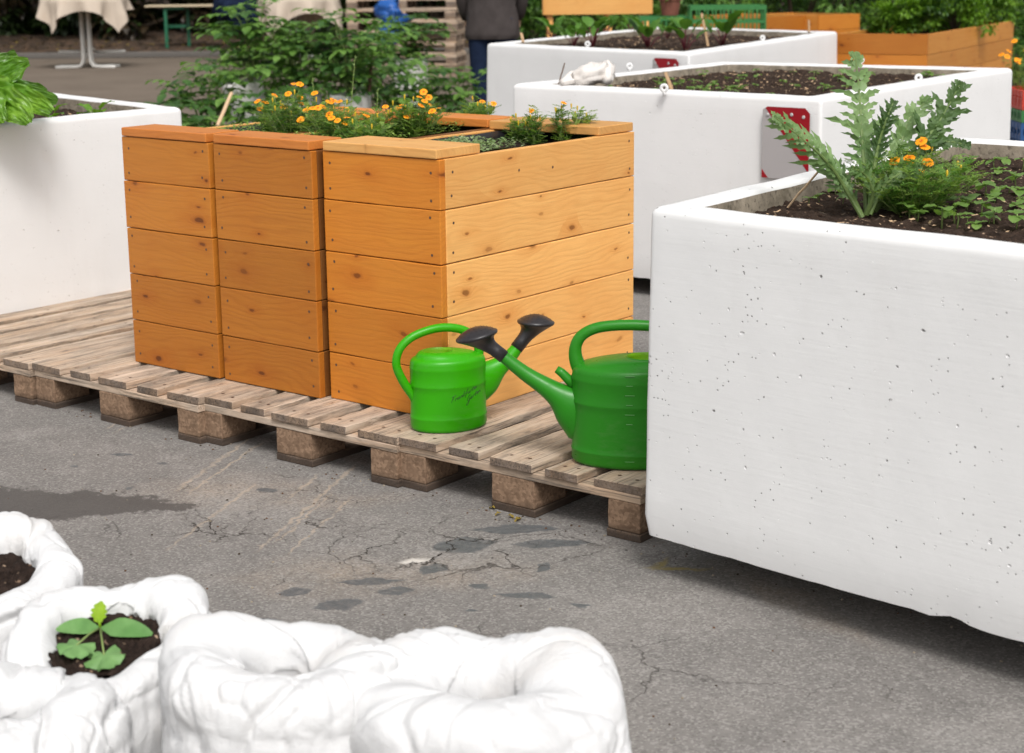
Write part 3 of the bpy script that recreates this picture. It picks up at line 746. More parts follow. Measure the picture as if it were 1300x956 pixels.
    # handle
    mb = MB(); H_ = P['handle']; pts = []; rad = []
    for i in range(len(H_)-1):
        for k in range(6):
            f = k/6; p0, p1_, p2_, p3_ = H_[max(0, i-1)], H_[i], H_[i+1], H_[min(len(H_)-1, i+2)]
            q = [.5*((2*p1_[j]) + (-p0[j]+p2_[j])*f + (2*p0[j]-5*p1_[j]+4*p2_[j]-p3_[j])*f*f + (-p0[j]+3*p1_[j]-3*p2_[j]+p3_[j])*f**3) for j in range(3)]
            pts.append((q[0], 0, q[1])); rad.append(q[2])
    pts.append((H_[-1][0], 0, H_[-1][1])); rad.append(H_[-1][2])
    mb.tube(pts, rad, mat, 18); mb.build('handle', t, smooth=True)
    return t, t
Rh = V((RT.x, RT.y, 0)).normalized()
# bright can
dirA = (Rh*cos(radians(20)) + FH*sin(radians(20)))
cA = G(570, 541, Z0); 
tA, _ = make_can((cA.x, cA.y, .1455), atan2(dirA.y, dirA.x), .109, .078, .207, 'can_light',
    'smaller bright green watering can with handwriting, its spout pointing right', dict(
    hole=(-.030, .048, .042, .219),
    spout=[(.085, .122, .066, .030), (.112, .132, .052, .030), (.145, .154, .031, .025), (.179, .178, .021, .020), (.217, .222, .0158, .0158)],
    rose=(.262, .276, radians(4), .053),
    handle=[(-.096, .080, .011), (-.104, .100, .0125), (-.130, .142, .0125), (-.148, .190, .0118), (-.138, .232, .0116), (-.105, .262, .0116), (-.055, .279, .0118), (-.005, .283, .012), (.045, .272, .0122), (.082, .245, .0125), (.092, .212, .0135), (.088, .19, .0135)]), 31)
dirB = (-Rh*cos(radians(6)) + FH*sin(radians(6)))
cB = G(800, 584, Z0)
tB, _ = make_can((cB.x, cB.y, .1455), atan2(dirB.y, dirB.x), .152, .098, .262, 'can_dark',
    'larger darker green watering can half hidden by the big white planter, its spout pointing left', dict(
    hole=(-.045, .060, .048, .276),
    spout=[(.120, .126, .082, .036), (.150, .143, .060, .036), (.185, .170, .035, .030), (.223, .196, .0245, .024), (.275, .230, .0190, .0185), (.343, .284, .0145, .0145)],
    rose=(.396, .326, radians(14), .056),
    handle=[(.110, .215, .020), (.134, .250, .0195), (.142, .290, .0165), (.130, .324, .0148), (.098, .346, .0142), (.05, .356, .0140), (-.02, .358, .0140), (-.09, .350, .0140), (-.14, .32, .0140), (-.165, .26, .0145), (-.16, .20, .015), (-.14, .16, .015)]), 32)
mb = MB(); mb.tube([(.142, 0, .196), (.160, 0, .214), (.178, 0, .232), (.190, 0, .240)], [.014, .0125, .0115, .0095], 'can_dark', 14); mb.build('peg', tB, smooth=True)
# scale marks on the big can (outer face towards the camera: local +Y or -Y)
def surf(a, b, x, z, sgn, out=.001): return V((x, sgn*b*sqrt(max(0, 1-(x/a)**2)), z)) + V((x/a/a, sgn*sqrt(max(0, 1-(x/a)**2))/b, 0)).normalized()*out
sB = 1 if (dirB.x*0 + (Matrix.Rotation(atan2(dirB.y, dirB.x), 3, 'Z') @ V((0, 1, 0))).dot(-FH)) > 0 else -1
sA = 1 if (Matrix.Rotation(atan2(dirA.y, dirA.x), 3, 'Z') @ V((0, 1, 0))).dot(-FH) > 0 else -1
mb = MB()
for i, z in enumerate((.024, .122, .147, .172, .197, .222, .247)):
    x0 = -.005 if i % 2 else -.002
    mb.tube([surf(.150, .097, x0+(-.016 if i % 2 else -.024)*k/3+.012, z, sB, .0005) for k in range(4)], .0011, 'tick', 6)
mb.build('scale_marks', tB)
# handwriting on the bright can
GL = {'F': [[(0, 0), (.1, .5), (.22, 1)], [(-.1, .95), (.25, 1.02), (.6, 1.08)], [(.05, .5), (.4, .58)]],
      'r': [[(0, 0), (.05, .45), (.12, .3), (.3, .48)]], 'a': [[(.35, .4), (.15, .45), (.0, .2), (.12, 0), (.32, .2), (.36, .42), (.34, .1), (.5, .02)]],
      'n': [[(0, .42), (.04, 0), (.06, .3), (.22, .45), (.3, .3), (.32, 0), (.42, .08)]], 'k': [[(.05, 1), (0, 0)], [(.35, .5), (.03, .22), (.38, -.05)]],
      'f': [[(.35, .95), (.15, 1), (.1, .5), (.04, -.45)], [(-.08, .42), (.32, .45)]], 'u': [[(0, .42), (.02, .08), (.18, 0), (.3, .4), (.31, .05), (.42, .03)]],
      't': [[(.12, .85), (.08, .1), (.22, 0)], [(-.05, .5), (.3, .55)]], 'e': [[(.02, .2), (.3, .3), (.2, .47), (.02, .3), (.06, .02), (.34, .05)]],
      'G': [[(.55, .85), (.3, 1), (.02, .6), (.05, .1), (.35, .05), (.5, .4), (.28, .42)], [(.5, .4), (.42, -.5), (.1, -.75), (.05, -.45), (.5, -.1)]]}
mb = MB()
def write(txt, x, z, h, slope):
    for ch in txt:
        w = 0
        for st in GL[ch]:
            pts = []
            for i in range(len(st)-1):
                for k in range(4):
                    f = k/4; p0, p1_, p2_, p3_ = st[max(0, i-1)], st[i], st[i+1], st[min(len(st)-1, i+2)]
                    pts.append(tuple(.5*((2*p1_[j]) + (-p0[j]+p2_[j])*f + (2*p0[j]-5*p1_[j]+4*p2_[j]-p3_[j])*f*f + (-p0[j]+3*p1_[j]-3*p2_[j]+p3_[j])*f**3) for j in range(2)))
            pts.append(st[-1]); w = max(w, max(p[0] for p in st))
            mb.tube([surf(.107, .0765, x+(p[0]+p[1]*.25)*h, z+p[1]*h+slope*(x+p[0]*h), sA, .0006) for p in pts], .00068, 'ink', 5)
        x += (w+.10)*h
write('Frankfurter', -.016, .094, .0155, .42); write('Garten', .030, .073, .0155, .45)
mb.build('handwriting', tA)

# ------------------------------------------------------------------ sacks in the foreground
def make_sack(loc, R, r0, H, ex, ey, rz, label, seed, soil=True, fold=1., tilt=0., shut=False):
    random.seed(seed)
    t = thing('plant_sack', label, 'sack', (loc[0], loc[1], 0), rz, 'white sacks of soil in the foreground')
    nA, rings = 300, []; fx = -FH.x*cos(rz)-FH.y*sin(rz); fy = FH.x*sin(rz)-FH.y*cos(rz)
    a = (R-r0)/2; Rc = (R+r0)/2
    prof = [(R*.90, 0.0), (R*.97, H*.12), (R*1.0, H*.35), (R*1.02, H*.6), (R*1.01, H-a*1.3)]
    prof = [(prof[i][0]*(1-f)+prof[i+1][0]*f, prof[i][1]*(1-f)+prof[i+1][1]*f) for i in range(4) for f in (0, .25, .5, .75)] + [prof[-1]]
    for k in range(1, 50):
        th = radians(-15 + 225*k/49); prof.append((Rc+a*cos(th), H-a+a*sin(th)))
    prof += [(r0*1.0, H-a*1.9), (r0*.97, H-a*2.6)]
    if shut:
        prof = prof[:-2] + [(r0*(1-q)**.9+.0012, H-a*(1.35+.25*q)) for q in (k/14 for k in range(0, 15))]
    sd = V((seed*3.1, seed*1.7, 0))
    mb = MB()
    for j, (r, z) in enumerate(prof):
        ring = []
        for i in range(nA):
            th = 2*pi*i/nA; c, s_ = cos(th), sin(th)
            p = V((r*c, r*s_, z)); u = V((c, s_, 0)); top = min(1, z/H)
            lob = 1 + .10*noise.noise(V((c*1.3, s_*1.3, seed)))
            fat = 1 + .16*noise.noise(V((c*1.7+4, s_*1.7, seed)))
            if z > H-a*1.2 and not shut: p = u*(Rc+(r-Rc)*fat) + V((0, 0, (H-a)+(z-(H-a))*fat))
            wp = V((noise.noise(p*5+sd), noise.noise(p*5+sd*1.7+V((9, 0, 0))), noise.noise(p*5+sd*.6)))*.07
            big_ = noise.noise(p*6.0+sd)*.032*fold
            roll = noise.noise((p+wp)*13+sd*2)*.006*fold
            fl = noise.noise((p+wp*1.6)*6.0+sd*3); crease = -.013*fold*exp(-(fl/.075)**2)
            fl2 = noise.noise((p+wp*2.2)*11.0+sd*4); crease -= .0055*fold*exp(-(fl2/.07)**2); fl3 = noise.noise((p+wp*2.5)*19.0+sd*5); crease -= .0026*fold*exp(-(fl3/.06)**2); fl4 = noise.noise((p+wp*3)*9.0+sd*6); crease -= .0030*exp(-(fl4/.022)**2)
            fine_ = noise.noise((p+wp)*26+sd)*.003 + (0 if shut else .006*noise.noise(V((c*4.5, s_*4.5, seed+3.3))))
            q = V((p.x*ex*lob, p.y*ey*lob, p.z*(1+.07*noise.noise(V((c*1.1, s_*1.1, seed+5)))))) + (u*.7*min(1, p.xy.length/.07) + V((0, 0, .7)))*(big_+roll+crease+fine_)*(.4+.6*top)
            q.z *= 1 - tilt*(.5+.5*(c*fx+s_*fy))*top
            q.z = max(q.z, .001)
            ring.append(q)
        rings.append(ring)
    mb.rings(rings, 'sack', True, False, False)
    mb.build('sack_cloth', t, smooth=True)
    if soil:
        mb = MB(); n_ = 60; Rr = []
        for j in range(26):
            f = j/25; Rr.append([(f*r0*1.06*ex*cos(2*pi*i/n_), f*r0*1.06*ey*sin(2*pi*i/n_), H-a*1.25+.010*noise.noise(V((f*cos(2*pi*i/n_)*5, f*sin(2*pi*i/n_)*5, seed)))+.007*noise.noise(V((f*cos(2*pi*i/n_)*19, f*sin(2*pi*i/n_)*19, seed)))+U(-.002, .002)-tilt*.55*(H-a*1.25)*(.5+.5*f*(cos(2*pi*i/n_)*fx+sin(2*pi*i/n_)*fy))) for i in range(n_)])
        mb.rings(Rr, 'soil_fine'); mb.build('soil', t)
    return t, (H-a*1.25)*(1-tilt*.5)
q = G(135, 815, .30)
ts2, zs2 = make_sack((q.x, q.y), .168, .088, .365, 1.0, 1.12, .3, 'white sack in the lower left with a four-leaved squash seedling in its open top', 41, tilt=.20)
q = G(-20, 742, .30)
ts1, zs1 = make_sack((q.x, q.y), .172, .090, .385, 1.0, 1.08, 1.3, 'white sack cut by the left edge, behind the one with the squash seedling', 42, tilt=.18)
q = G(365, 872, .30)
ts3, zs3 = make_sack((q.x, q.y), .192, .060, .375, 1.05, .95, .60, 'middle white sack at the bottom, rim folded inward, right of the squash seedling sack', 43, False, 1.3, shut=True)
q = G(612, 905, .28)
ts4, zs4 = make_sack((q.x, q.y), .222, .055, .360, 1.05, .92, .6, 'rightmost white sack at the bottom edge, smooth rounded top', 44, False, 1.0, shut=True)
q = G(20, 900, .28)
ts5, zs5 = make_sack((q.x, q.y), .165, .03, .30, 1.0, 1.0, 4., 'white sack in the bottom left corner, below the squash seedling sack', 45, False, 1.2, shut=True)

# squash seedling
q = G(137, 818, zs2)
t = thing('squash_seedling', 'young squash plant with two round lobed leaves, two seed leaves and a bright new leaf', 'seedling', (q.x, q.y, zs2-.004))
def toV(px, py, dd=0.):   # point near the seedling, at its depth + dd
    d0 = (q-CAM).dot(FW); return D(px, py, d0+dd) - V((q.x, q.y, zs2-.004))
ctr_ = toV(127, 797)
mb = MB(); mb.tube([(0, 0, 0), toV(133, 810)*.9, ctr_], [.003, .0028, .0025], 'stemgreen', 8); mb.build('stem', t, smooth=True)
up_ = (UP*.75 - FW*.65).normalized()
for tip, W, mtl, L in ((toV(186, 800, -.03), .033, 'squash', None), (toV(74, 797, -.03), .029, 'squash', None)):
    mb = MB(); d = tip-ctr_; mb.leaf(ctr_, d+V((0, 0, .012)), up_, d.length*1.05, W*1.25, mtl, 10, .55, .12, shape=lambda t: sin(pi*(min(1, t)**.75*.97+.015))**.62 * (.25+.75*min(1, t*3.2)))
    mb.build('seed_leaf', t, smooth=True)
def roundleaf(mb, c, d, up, R_, m, n=40, wav=.06):
    d = V(d).normalized(); side = d.cross(V(up)).normalized(); nn = side.cross(d).normalized()
    R = []
    for j in range(7):
        f = j/6; ring = []
        for i in range(n):
            a = -pi + .30 + (2*pi-.60)*i/(n-1)
            rr = R_*(.96+.07*cos(5*a)+.03*cos(17*a))*(1.08 if abs(a) < .4 else 1)
            h = R_*(.10*cos(5*a)*f*f + wav*sin(9*a)*f*f - .22*f*f)
            ring.append(V(c) + d*cos(a)*rr*f + side*sin(a)*rr*f + nn*h)
        R.append(ring)
    mb.rings(R, m, False)
for tip, rad_ in ((toV(92, 823, -.085), .032), (toV(133, 838, -.10), .034)):
    mb = MB(); c = tip*.85 + ctr_*.15; mb.tube([ctr_, ctr_.lerp(c, .5)+V((0, 0, .003)), c], .0016, 'stemgreen', 6)
    roundleaf(mb, c, tip-ctr_, up_, rad_, 'squash'); mb.build('round_leaf', t, smooth=True)
mb = MB(); mb.tube([ctr_, toV(126, 785)], .0026, 'squash_young', 6)
mb.leaf(toV(125, 790), toV(128, 765)-toV(125, 790), -FW, .036, .026, 'squash_young', 12, .2, .5, shape=lambda t: sin(pi*(t*.9+.07))**.8*(1+.22*sin(t*26)))
mb.build('new_leaf', t, smooth=True)

# ------------------------------------------------------------------ plants
def serr(t): return sin(pi*min(1, t*.95+.03))
def cardoon_leaf(name, parent, P, Wd, m, nl=11, seed=0, up=None, teeth=2, droop=.1, origin=V((0, 0, 0))):
    random.seed(seed); mb = MB(); P = [V(p) for p in P]
    pts = []
    for i in range(len(P)-1):
        for k in range(8):
            f = k/8; p0, p1_, p2_, p3_ = P[max(0, i-1)], P[i], P[i+1], P[min(len(P)-1, i+2)]
            pts.append(.5*((2*p1_) + (p2_-p0)*f + (2*p0-5*p1_+4*p2_-p3_)*f*f + (3*p1_-p0-3*p2_+p3_)*f**3))
    pts.append(P[-1]); n_ = len(pts)
    mb.tube([p-origin for p in pts], [.006*(1-.85*i/(n_-1))+.0006 for i in range(n_)], 'cardoon_stem', 8)
    up = up or -FW
    L = sum((pts[i+1]-pts[i]).length for i in range(n_-1))
    for k in range(nl):
        t = .22 + .77*(k/(nl-1)); i = min(n_-2, int(t*(n_-1))); f = t*(n_-1)-i; p = pts[i].lerp(pts[i+1], f)-origin
        d = (pts[i+1]-pts[i]).normalized(); side = d.cross(up).normalized(); nn = side.cross(d).normalized()
        w = Wd*(sin(pi*min(1, (t-.05)*.93+.05))**.7)*U(.8, 1.2); sp = L/nl
        for s_ in (-1, 1):
            ang = radians(U(30, 58)); ld = (d*cos(ang) + side*s_*sin(ang) + nn*U(-.05, .45)).normalized()
            pw = ld.cross(nn).normalized()*s_
            # jagged lobe outline: root back, teeth, tip, teeth, root front
            LL = w*U(.75, 1.35); hw = sp*U(.38, .52)
            ol = []; T = teeth+1
            ol_b = [(.0, -hw*.9)] + sum([[(LL*(j+.75)/(T+.6), -hw*(.95-.7*j/T)), (LL*(j+1.0)/(T+.6), -hw*(.45-.33*j/T))] for j in range(T)], []) + [(LL, 0)]
            ol_f = sum([[(LL*(j+1.0)/(T+.6), hw*(.42-.33*j/T)), (LL*(j+.75)/(T+.6), hw*(.9-.7*j/T))] for j in reversed(range(T))], []) + [(0, hw*.9)]
            i0 = len(mb.v); kk = mb.mi(m); 
            def pt(x, y):
                z_ = -droop*x*x/max(LL, .001) + .25*abs(y) + .12*LL*noise.noise(V((x*60, y*60, k*1.3+seed)))
                return p + ld*x + pw*y + nn*z_
            spine = [pt(LL*j/(len(ol_b)-1), 0) for j in range(len(ol_b))]
            A = [pt(x, y) for x, y in ol_b]; B = [pt(x, y) for x, y in reversed([(LL, 0)]+ol_f)]
            while len(B) < len(A): B.append(B[-1])
            for j in range(len(ol_b)-1):
                mb.quad([spine[j], spine[j+1], A[j+1], A[j]], m); mb.quad([spine[j], B[j], B[j+1], spine[j+1]], m)
            # web joining to the rib
            mb.quad([p-d*hw*.9, p+d*hw*.9, A[1] if s_ < 0 else A[1], A[0]], m)
    o = mb.build(name, parent)
    return o
ZS = P1T-.052
cb = G(1098, 275, ZS); d0 = (cb-CAM).dot(FW)
t = thing('cardoon', 'tall silvery thistle-like plant with long jagged leaves in the big white planter', 'plant', (cb.x, cb.y, ZS-.003))
og = V((cb.x, cb.y, ZS-.003))
def CL(pts, *a, **k):
    cardoon_leaf('leaf', t, [D(x, y, d0+dd) for x, y, dd in pts], *a, origin=og, **k)
CL([(1095, 276, 0), (1075, 243, 0), (1052, 208, -.03), (1018, 176, -.06), (985, 150, -.08)], .048, 'cardoon', nl=13, seed=1, teeth=2, droop=1.2)
CL([(1094, 274, 0), (1078, 240, .01), (1062, 215, .02), (1045, 198, .03)], .045, 'cardoon_dark', nl=9, seed=9, teeth=2, droop=.5)
CL([(1100, 270, .02), (1097, 215, .03), (1094, 170, .05), (1091, 120, .07), (1086, 72, .08)], .070, 'cardoon', nl=12, seed=2, teeth=2, droop=.8)
CL([(1104, 268, .02), (1108, 225, 0), (1115, 185, 0), (1124, 155, -.01), (1134, 130, -.01)], .040, 'cardoon_dark', nl=16, seed=3, teeth=2)
CL([(1108, 268, .05), (1128, 225, .10), (1143, 185, .12), (1155, 150, .14), (1178, 128, .15)], .050, 'cardoon', nl=10, seed=4, teeth=1)
CL([(1110, 268, .05), (1150, 215, .08), (1175, 178, .09), (1196, 148, .1), (1218, 108, .1)], .068, 'cardoon_dark', nl=12, seed=5, teeth=2, droop=.4)
CL([(1112, 266, .08), (1150, 222, .1), (1180, 185, .1), (1205, 180, .1), (1226, 184, .1)], .028, 'cardoon_dark', nl=9, seed=6, teeth=1)
CL([(1100, 272, 0), (1108, 245, -.03), (1098, 222, -.05), (1082, 214, -.08)], .035, 'cardoon', nl=8, seed=7, teeth=2)
CL([(1104, 272, .0), (1120, 240, -.0), (1140, 222, .0), (1165, 212, .0)], .035, 'cardoon', nl=8, seed=8, teeth=2)

def flower(mb, p, nrm, r=.011):
    nrm = V(nrm).normalized(); a = nrm.cross(V((.3, .2, 1))).normalized(); b = nrm.cross(a)
    for k in range(5):
        th = 2*pi*k/5 + U(-.1, .1); d = a*cos(th)+b*sin(th); s_ = nrm.cross(d)
        w = r*.52
        mb.quad([p, p+d*r*.5-s_*w*.8+nrm*r*.1, p+d*r*.92-s_*w+nrm*r*U(-.1, .15), p+d*r*1.02+nrm*r*.0, p+d*r*.92+s_*w+nrm*r*U(-.1, .15), p+d*r*.5+s_*w*.8+nrm*r*.1], 'petal')
    for k in range(7):
        th = 2*pi*k/7; d = a*cos(th)+b*sin(th); q_ = p+nrm*.001
        mb.quad([q_, q_+d*r*.30+nrm*r*.14, q_+(d*cos(.6)+nrm.cross(d)*sin(.6))*r*.30+nrm*r*.22], 'petal_c')
def feather(mb, p, d, L, m, n=6, w=.0023):
    d = V(d).normalized(); side = d.cross(V((0, 0, 1)))
    if side.length < .1: side = V((1, 0, 0))
    side.normalize(); nn = side.cross(d); q_ = V(p)
    for k in range(n):
        f = (k+1)/n; d = (d - V((0, 0, .06))).normalized(); q2 = q_ + d*L/n
        mb.quad([q_-side*.0006, q_+side*.0006, q2+side*.0005, q2-side*.0005], m)
        l = L*.36*(1-.55*abs(f-.45)/.55)
        for s_ in (-1, 1):
            e = (d*.65 + side*s_*.75 + nn*U(-.2, .3)).normalized(); b = e.cross(nn).normalized()*w*U(.7, 1.2); tip = q2+e*l
            mb.quad([q2, q2+e*l*.55+b, tip, q2+e*l*.55-b], m)
        q_ = q2
def marigold(name, label, loc, h, rad, nst, nfl, m='marigold', seed=0, leaves=9, spread=1., heads=None, cat='plant', group=None, fl=.036, fr=.011):
    random.seed(seed); t = thing(name, label, cat, loc, 0, group)
    st = MB(); lf = MB(); tips = []
    for k in range(nst):
        th = U(0, 2*pi); r = rad*sqrt(U(0, 1)); hh = h*(1-.35*(r/max(rad, .001))**2)*U(.75, 1.05)
        b = V((cos(th), sin(th), 0)); p = b*r*.25; pts = []
        for j in range(6):
            f = j/5; pts.append(p + b*(r*.75*f) + V((0, 0, hh*f)) + V((noise.noise(V((k, f*2, seed))), noise.noise(V((k+9, f*2, seed))), 0))*.015)
        st.tube(pts, [.0018*(1-.6*j/5) for j in range(6)], 'stemgreen', 5, cap=False); tips.append((pts[-1], (pts[-1]-pts[-2]).normalized()))
        for j in range(leaves):
            f = (j+.5)/leaves; i = min(4, int(f*5)); q_ = pts[i].lerp(pts[i+1], f*5-i); an = j*2.4+k
            dd = V((cos(an), sin(an), U(.15, .9))); feather(lf, q_, dd, fl*U(.7, 1.2), m if U(0, 1) < .45 else ('marigold_light' if m == 'marigold' else 'marigold'))
    st.build('stems', t); lf.build('foliage', t)
    random.shuffle(tips)
    cands = heads if heads else [(tips[i % len(tips)][0], tips[i % len(tips)][1]) for i in range(nfl)]
    for i, (p, d) in enumerate(cands):
        mb = MB(); p = V(p); e = p + V((U(-.006, .006), U(-.006, .006), U(.006, .016)))
        mb.tube([p-V((0, 0, .012)), e], .0011, 'stemgreen', 5); mb.tube([e-V((0, 0, .008)), e], [.0012, .0030], 'stemgreen', 6)
        flower(mb, e+V((0, 0, .001)), V((U(-.5, .5), U(-.5, .5), 1)) - FH*.5, fr*U(.85, 1.1)); mb.build('flower', t)
    for i in range(min(6, max(2, nst//3))):
        p, d = tips[-1-i % len(tips)]; mb = MB(); mb.tube([p-V((0, 0, .003)), p+V((0, 0, .004)), p+V((0, 0, .011)), p+V((0, 0, .014))], [.0011, .0026, .0028, .0008], 'bud', 6); mb.build('bud', t)
    return t
mo = G(1142, 272, ZS)+V((0, .05, 0)); dm = (mo-CAM).dot(FW)
hd = []
for x, y in ((1168, 182), (1135, 205), (1155, 202), (1160, 208), (1180, 208), (1165, 212), (1120, 232), (1178, 186)):
    hd.append((D(x, y+5, dm-.03)-V((mo.x, mo.y, ZS)), V((0, 0, 1))))
marigold('marigold', 'bushy orange marigold beside the silvery plant in the big white planter', (mo.x, mo.y, ZS-.003), .155, .165, 72, 0, 'marigold', 51, 11, heads=hd, fl=.050, fr=.0135)

BZ = Z0+.7397-.032
def bx_mari(label, px, py, z, h, rad, n, nf, seed, m='marigold', **k):
    q = G(px, py, z); return marigold('marigold', label, (q.x, q.y, BZ-.003), h, rad, n, nf, m, seed, group='marigolds in the pine boxes', **k)
bx_mari('marigold clump with several orange flowers at the front of the left pine box', 372, 165, .885, .17, .11, 46, 10, 61, 'marigold_light', leaves=10, fl=.042, fr=.0125)
bx_mari('marigold clump between the front cap boards of the left and middle pine boxes', 425, 172, .885, .14, .11, 40, 8, 62, 'marigold_light', leaves=10, fl=.040, fr=.0125)
bx_mari('short marigold clump at the front of the middle pine box, right behind its cap board', 462, 176, .885, .11, .10, 34, 4, 63, leaves=9, fl=.040, fr=.012)
bx_mari('dense marigold clump in the middle of the middle pine box', 528, 165, .885, .14, .10, 46, 11, 64, leaves=10, fl=.040, fr=.0125)
bx_mari('marigold at the back of the middle pine box, with one or two flowers', 605, 152, .885, .11, .07, 26, 3, 65, leaves=9, fl=.040, fr=.012)
bx_mari('loose yellow-green marigold between the two large flower clumps', 490, 165, .885, .12, .09, 26, 4, 67, 'marigold_light', leaves=9, fl=.040, fr=.012)
bx_mari('wispy marigold at the left end of the left pine box flowers', 345, 160, .885, .12, .07, 18, 3, 68, 'marigold_light', leaves=9, fl=.038, fr=.012)
bx_mari('small marigold at the back left of the left pine box', 420, 150, .885, .09, .08, 20, 3, 66, leaves=7, fr=.012)
for px, py, h, n, nf, lab in ((657, 172, .085, 4, 0, 'flowerless wispy sprig, leftmost in the right pine box'), (679, 176, .125, 5, 1, 'wispy marigold with one flower, second from left in the right pine box'), (718, 174, .150, 4, 1, 'tallest wispy marigold in the right pine box, one orange flower on top'), (738, 172, .125, 4, 0, 'rightmost wispy sprig in the right pine box')):
    bx_mari(lab, px, py, .875, h, .035, n*3, nf, 70+px, 'marigold_light' if px % 2 else 'marigold', leaves=11, fl=.034, fr=.011)
def stuff_cover(name, label, pts, n, m, seed, L=.012, W=.009, h=.02, z=BZ):
    random.seed(seed); t = MB()
    a, b, c, d = [V((*p, 0)) for p in pts]
    for i in range(n):
        p = a.lerp(b, U(0, 1)).lerp(d.lerp(c, U(0, 1)), U(0, 1)); p.z = z+U(0, h)
        th = U(0, 2*pi); t.leaf(p, V((cos(th), sin(th), U(.1, .8))), (0, 0, 1), L*U(.6, 1.3), W*U(.7, 1.2), m, 2, .4, .2)
    o = t.build(name); tag(o, label, 'ground cover', kind='stuff'); return o
stuff_cover('ground_cover', 'low speckled green seedlings covering the soil at the front of the right pine box', [(-.36, .30), (-.07, .30), (-.07, .70), (-.36, .70)], 1500, 'mixgreen', 5, .016, .011, .035, z=BZ+.005)
stuff_cover('ground_cover', 'low green weeds covering the soil in the middle pine box', [(-.80, .27), (-.53, .27), (-.53, 1.0), (-.80, 1.0)], 1500, 'marigold_light', 6, .020, .008, .05, z=BZ)
stuff_cover('ground_cover', 'low green weeds covering the soil in the left pine box', [(-1.22, .27), (-.96, .27), (-.96, 1.0), (-1.22, 1.0)], 1300, 'marigold_light', 8, .020, .008, .05, z=BZ)
# tall flowering grass-like sprigs rising between the boxes
def sprig(label, px, pt_, pb, z, seed):
    random.seed(seed); q_ = G(px, pb, z); dd = (q_-CAM).dot(FW); top = D(pt_[0], pt_[1], dd)
    t = thing('flowering_sprig', label, 'plant', (q_.x, q_.y, BZ)); o = V((q_.x, q_.y, BZ)); d = top-o
    mb = MB(); P = [V((0, 0, 0)), d*.5+V((0, .004, 0)), d]; mb.tube(P, [.0018, .0014, .0008], 'stemgreen', 5)
    for k in range(12):
        f = .5+.5*k/12; p = d*f; th = k*2.4; mb.leaf(p, V((cos(th), sin(th), 1.1)), (0, 0, 1), .016*(1.2-f*.4), .006, 'seedling' if k < 7 else 'mixgreen', 2, .3, .3)
    for k in range(3): mb.leaf(d*(.15+.15*k), V((cos(k*2.), sin(k*2.), 1.4)), (0, 0, 1), .05, .007, 'seedling', 3, .5, .3)
    mb.build('stalk', t)
sprig('tall thin seed stalk rising above the left end of the marigolds', 398, (397, 98), 165, .885, 1)
sprig('tallest thin flowering stalk standing above the middle pine box', 440, (451, 70), 165, .885, 2)
sprig('branched green stalk between the two marigold clumps', 474, (480, 112), 165, .885, 3)

# seedlings: three prototypes copied
def seedling_proto(k, big=1.):
    random.seed(100+k); t = thing('seedling', '', 'seedling'); h = U(.008, .020)*big
    mb = MB(); mb.tube([(0, 0, -.004), (.002, 0, h*.6), (0, 0, h)], .0011*big, 'stemgreen', 5)
    a0 = U(0, 6)
    n = 2 if k % 3 == 0 else 3 + k % 3
    for j in range(n):
        a = a0+2*pi*j/n + U(-.3, .3); mb.leaf((0, 0, h*(.85 if j < 2 else 1)), (cos(a), sin(a), U(.1, .7)), (0, 0, 1), U(.014, .024)*big, U(.014, .020)*big, 'seedling', 6, U(.3, 1.3), .15, wav=.05, shape=lambda t: sin(pi*(t*.93+.05))**.6)
    mb.build('leaves', t, smooth=True); return t
first = {}
def seed(kind, loc, s_, label, group):
    src = first.get(kind)
    if src is None:
        t = seedling_proto(kind % 10, 1.0); first[kind] = t; t['used'] = 0
    o = first[kind] if not first[kind].get('used') else copy_tree(first[kind])
    if o is first[kind]: o['used'] = 1
    o.location = loc; o.rotation_euler = (0, 0, U(0, 6.28)); o.scale = (s_, s_, s_); o['label'] = label; o['group'] = group
    return o
random.seed(5)
P1S = [(965, 262, 1.0), (971, 254, 1.1), (985, 258, .9), (1026, 262, 1.0), (1040, 256, .8), (1060, 247, 1.2), (1070, 258, .9), (1163, 278, 1.5), (1165, 280, 1.), (1212, 282, 1.7), (1205, 276, 1.3), (1246, 272, 1.6), (1256, 282, 1.3), (1262, 285, 1.6), (1290, 292, 1.6), (1226, 258, 1.3), (1250, 248, 1.6), (1262, 258, 1.4), (1238, 244, 1.3), (1222, 226, 1.5), (1218, 205, 1.7), (1226, 212, 1.5), (1215, 220, 1.3), (1250, 204, 1.6), (1262, 215, 1.3), (1275, 210, 1.8), (1283, 206, 1.6), (1268, 222, 1.3), (1258, 232, 1.2), (1290, 240, 1.6), (1280, 246, 1.5), (1296, 252, 1.4), (1292, 268, 1.3), (1298, 216, 1.5), (1203, 252, 1.3), (1200, 240, 1.2), (1210, 262, 1.1), (1240, 292, 1.2), (1228, 287, .9), (1285, 232, 1.2), (1234, 197, 1.3), (1272, 196, 1.2), (1296, 198, 1.3), (1016, 250, .9), (1190, 268, 1.1)]
for i, (x, y, s_) in enumerate(P1S):
    q_ = G(x, y, ZS); 
    if q_.y > 1.45 or q_.x > 2.4: continue
    seed(i % 5, (q_.x, q_.y, ZS+.002), s_*1.08, 'small round-leaved seedling in the soil of the big right planter', 'seedlings in the big right planter')
for i in range(26):
    u, v = U(1.25, 2.4), U(.0, 1.35)
    seed(i % 5, (u, v, ZS+.002), U(1.3, 2.2), 'small round-leaved seedling in the soil of the big right planter', 'seedlings in the big right planter')
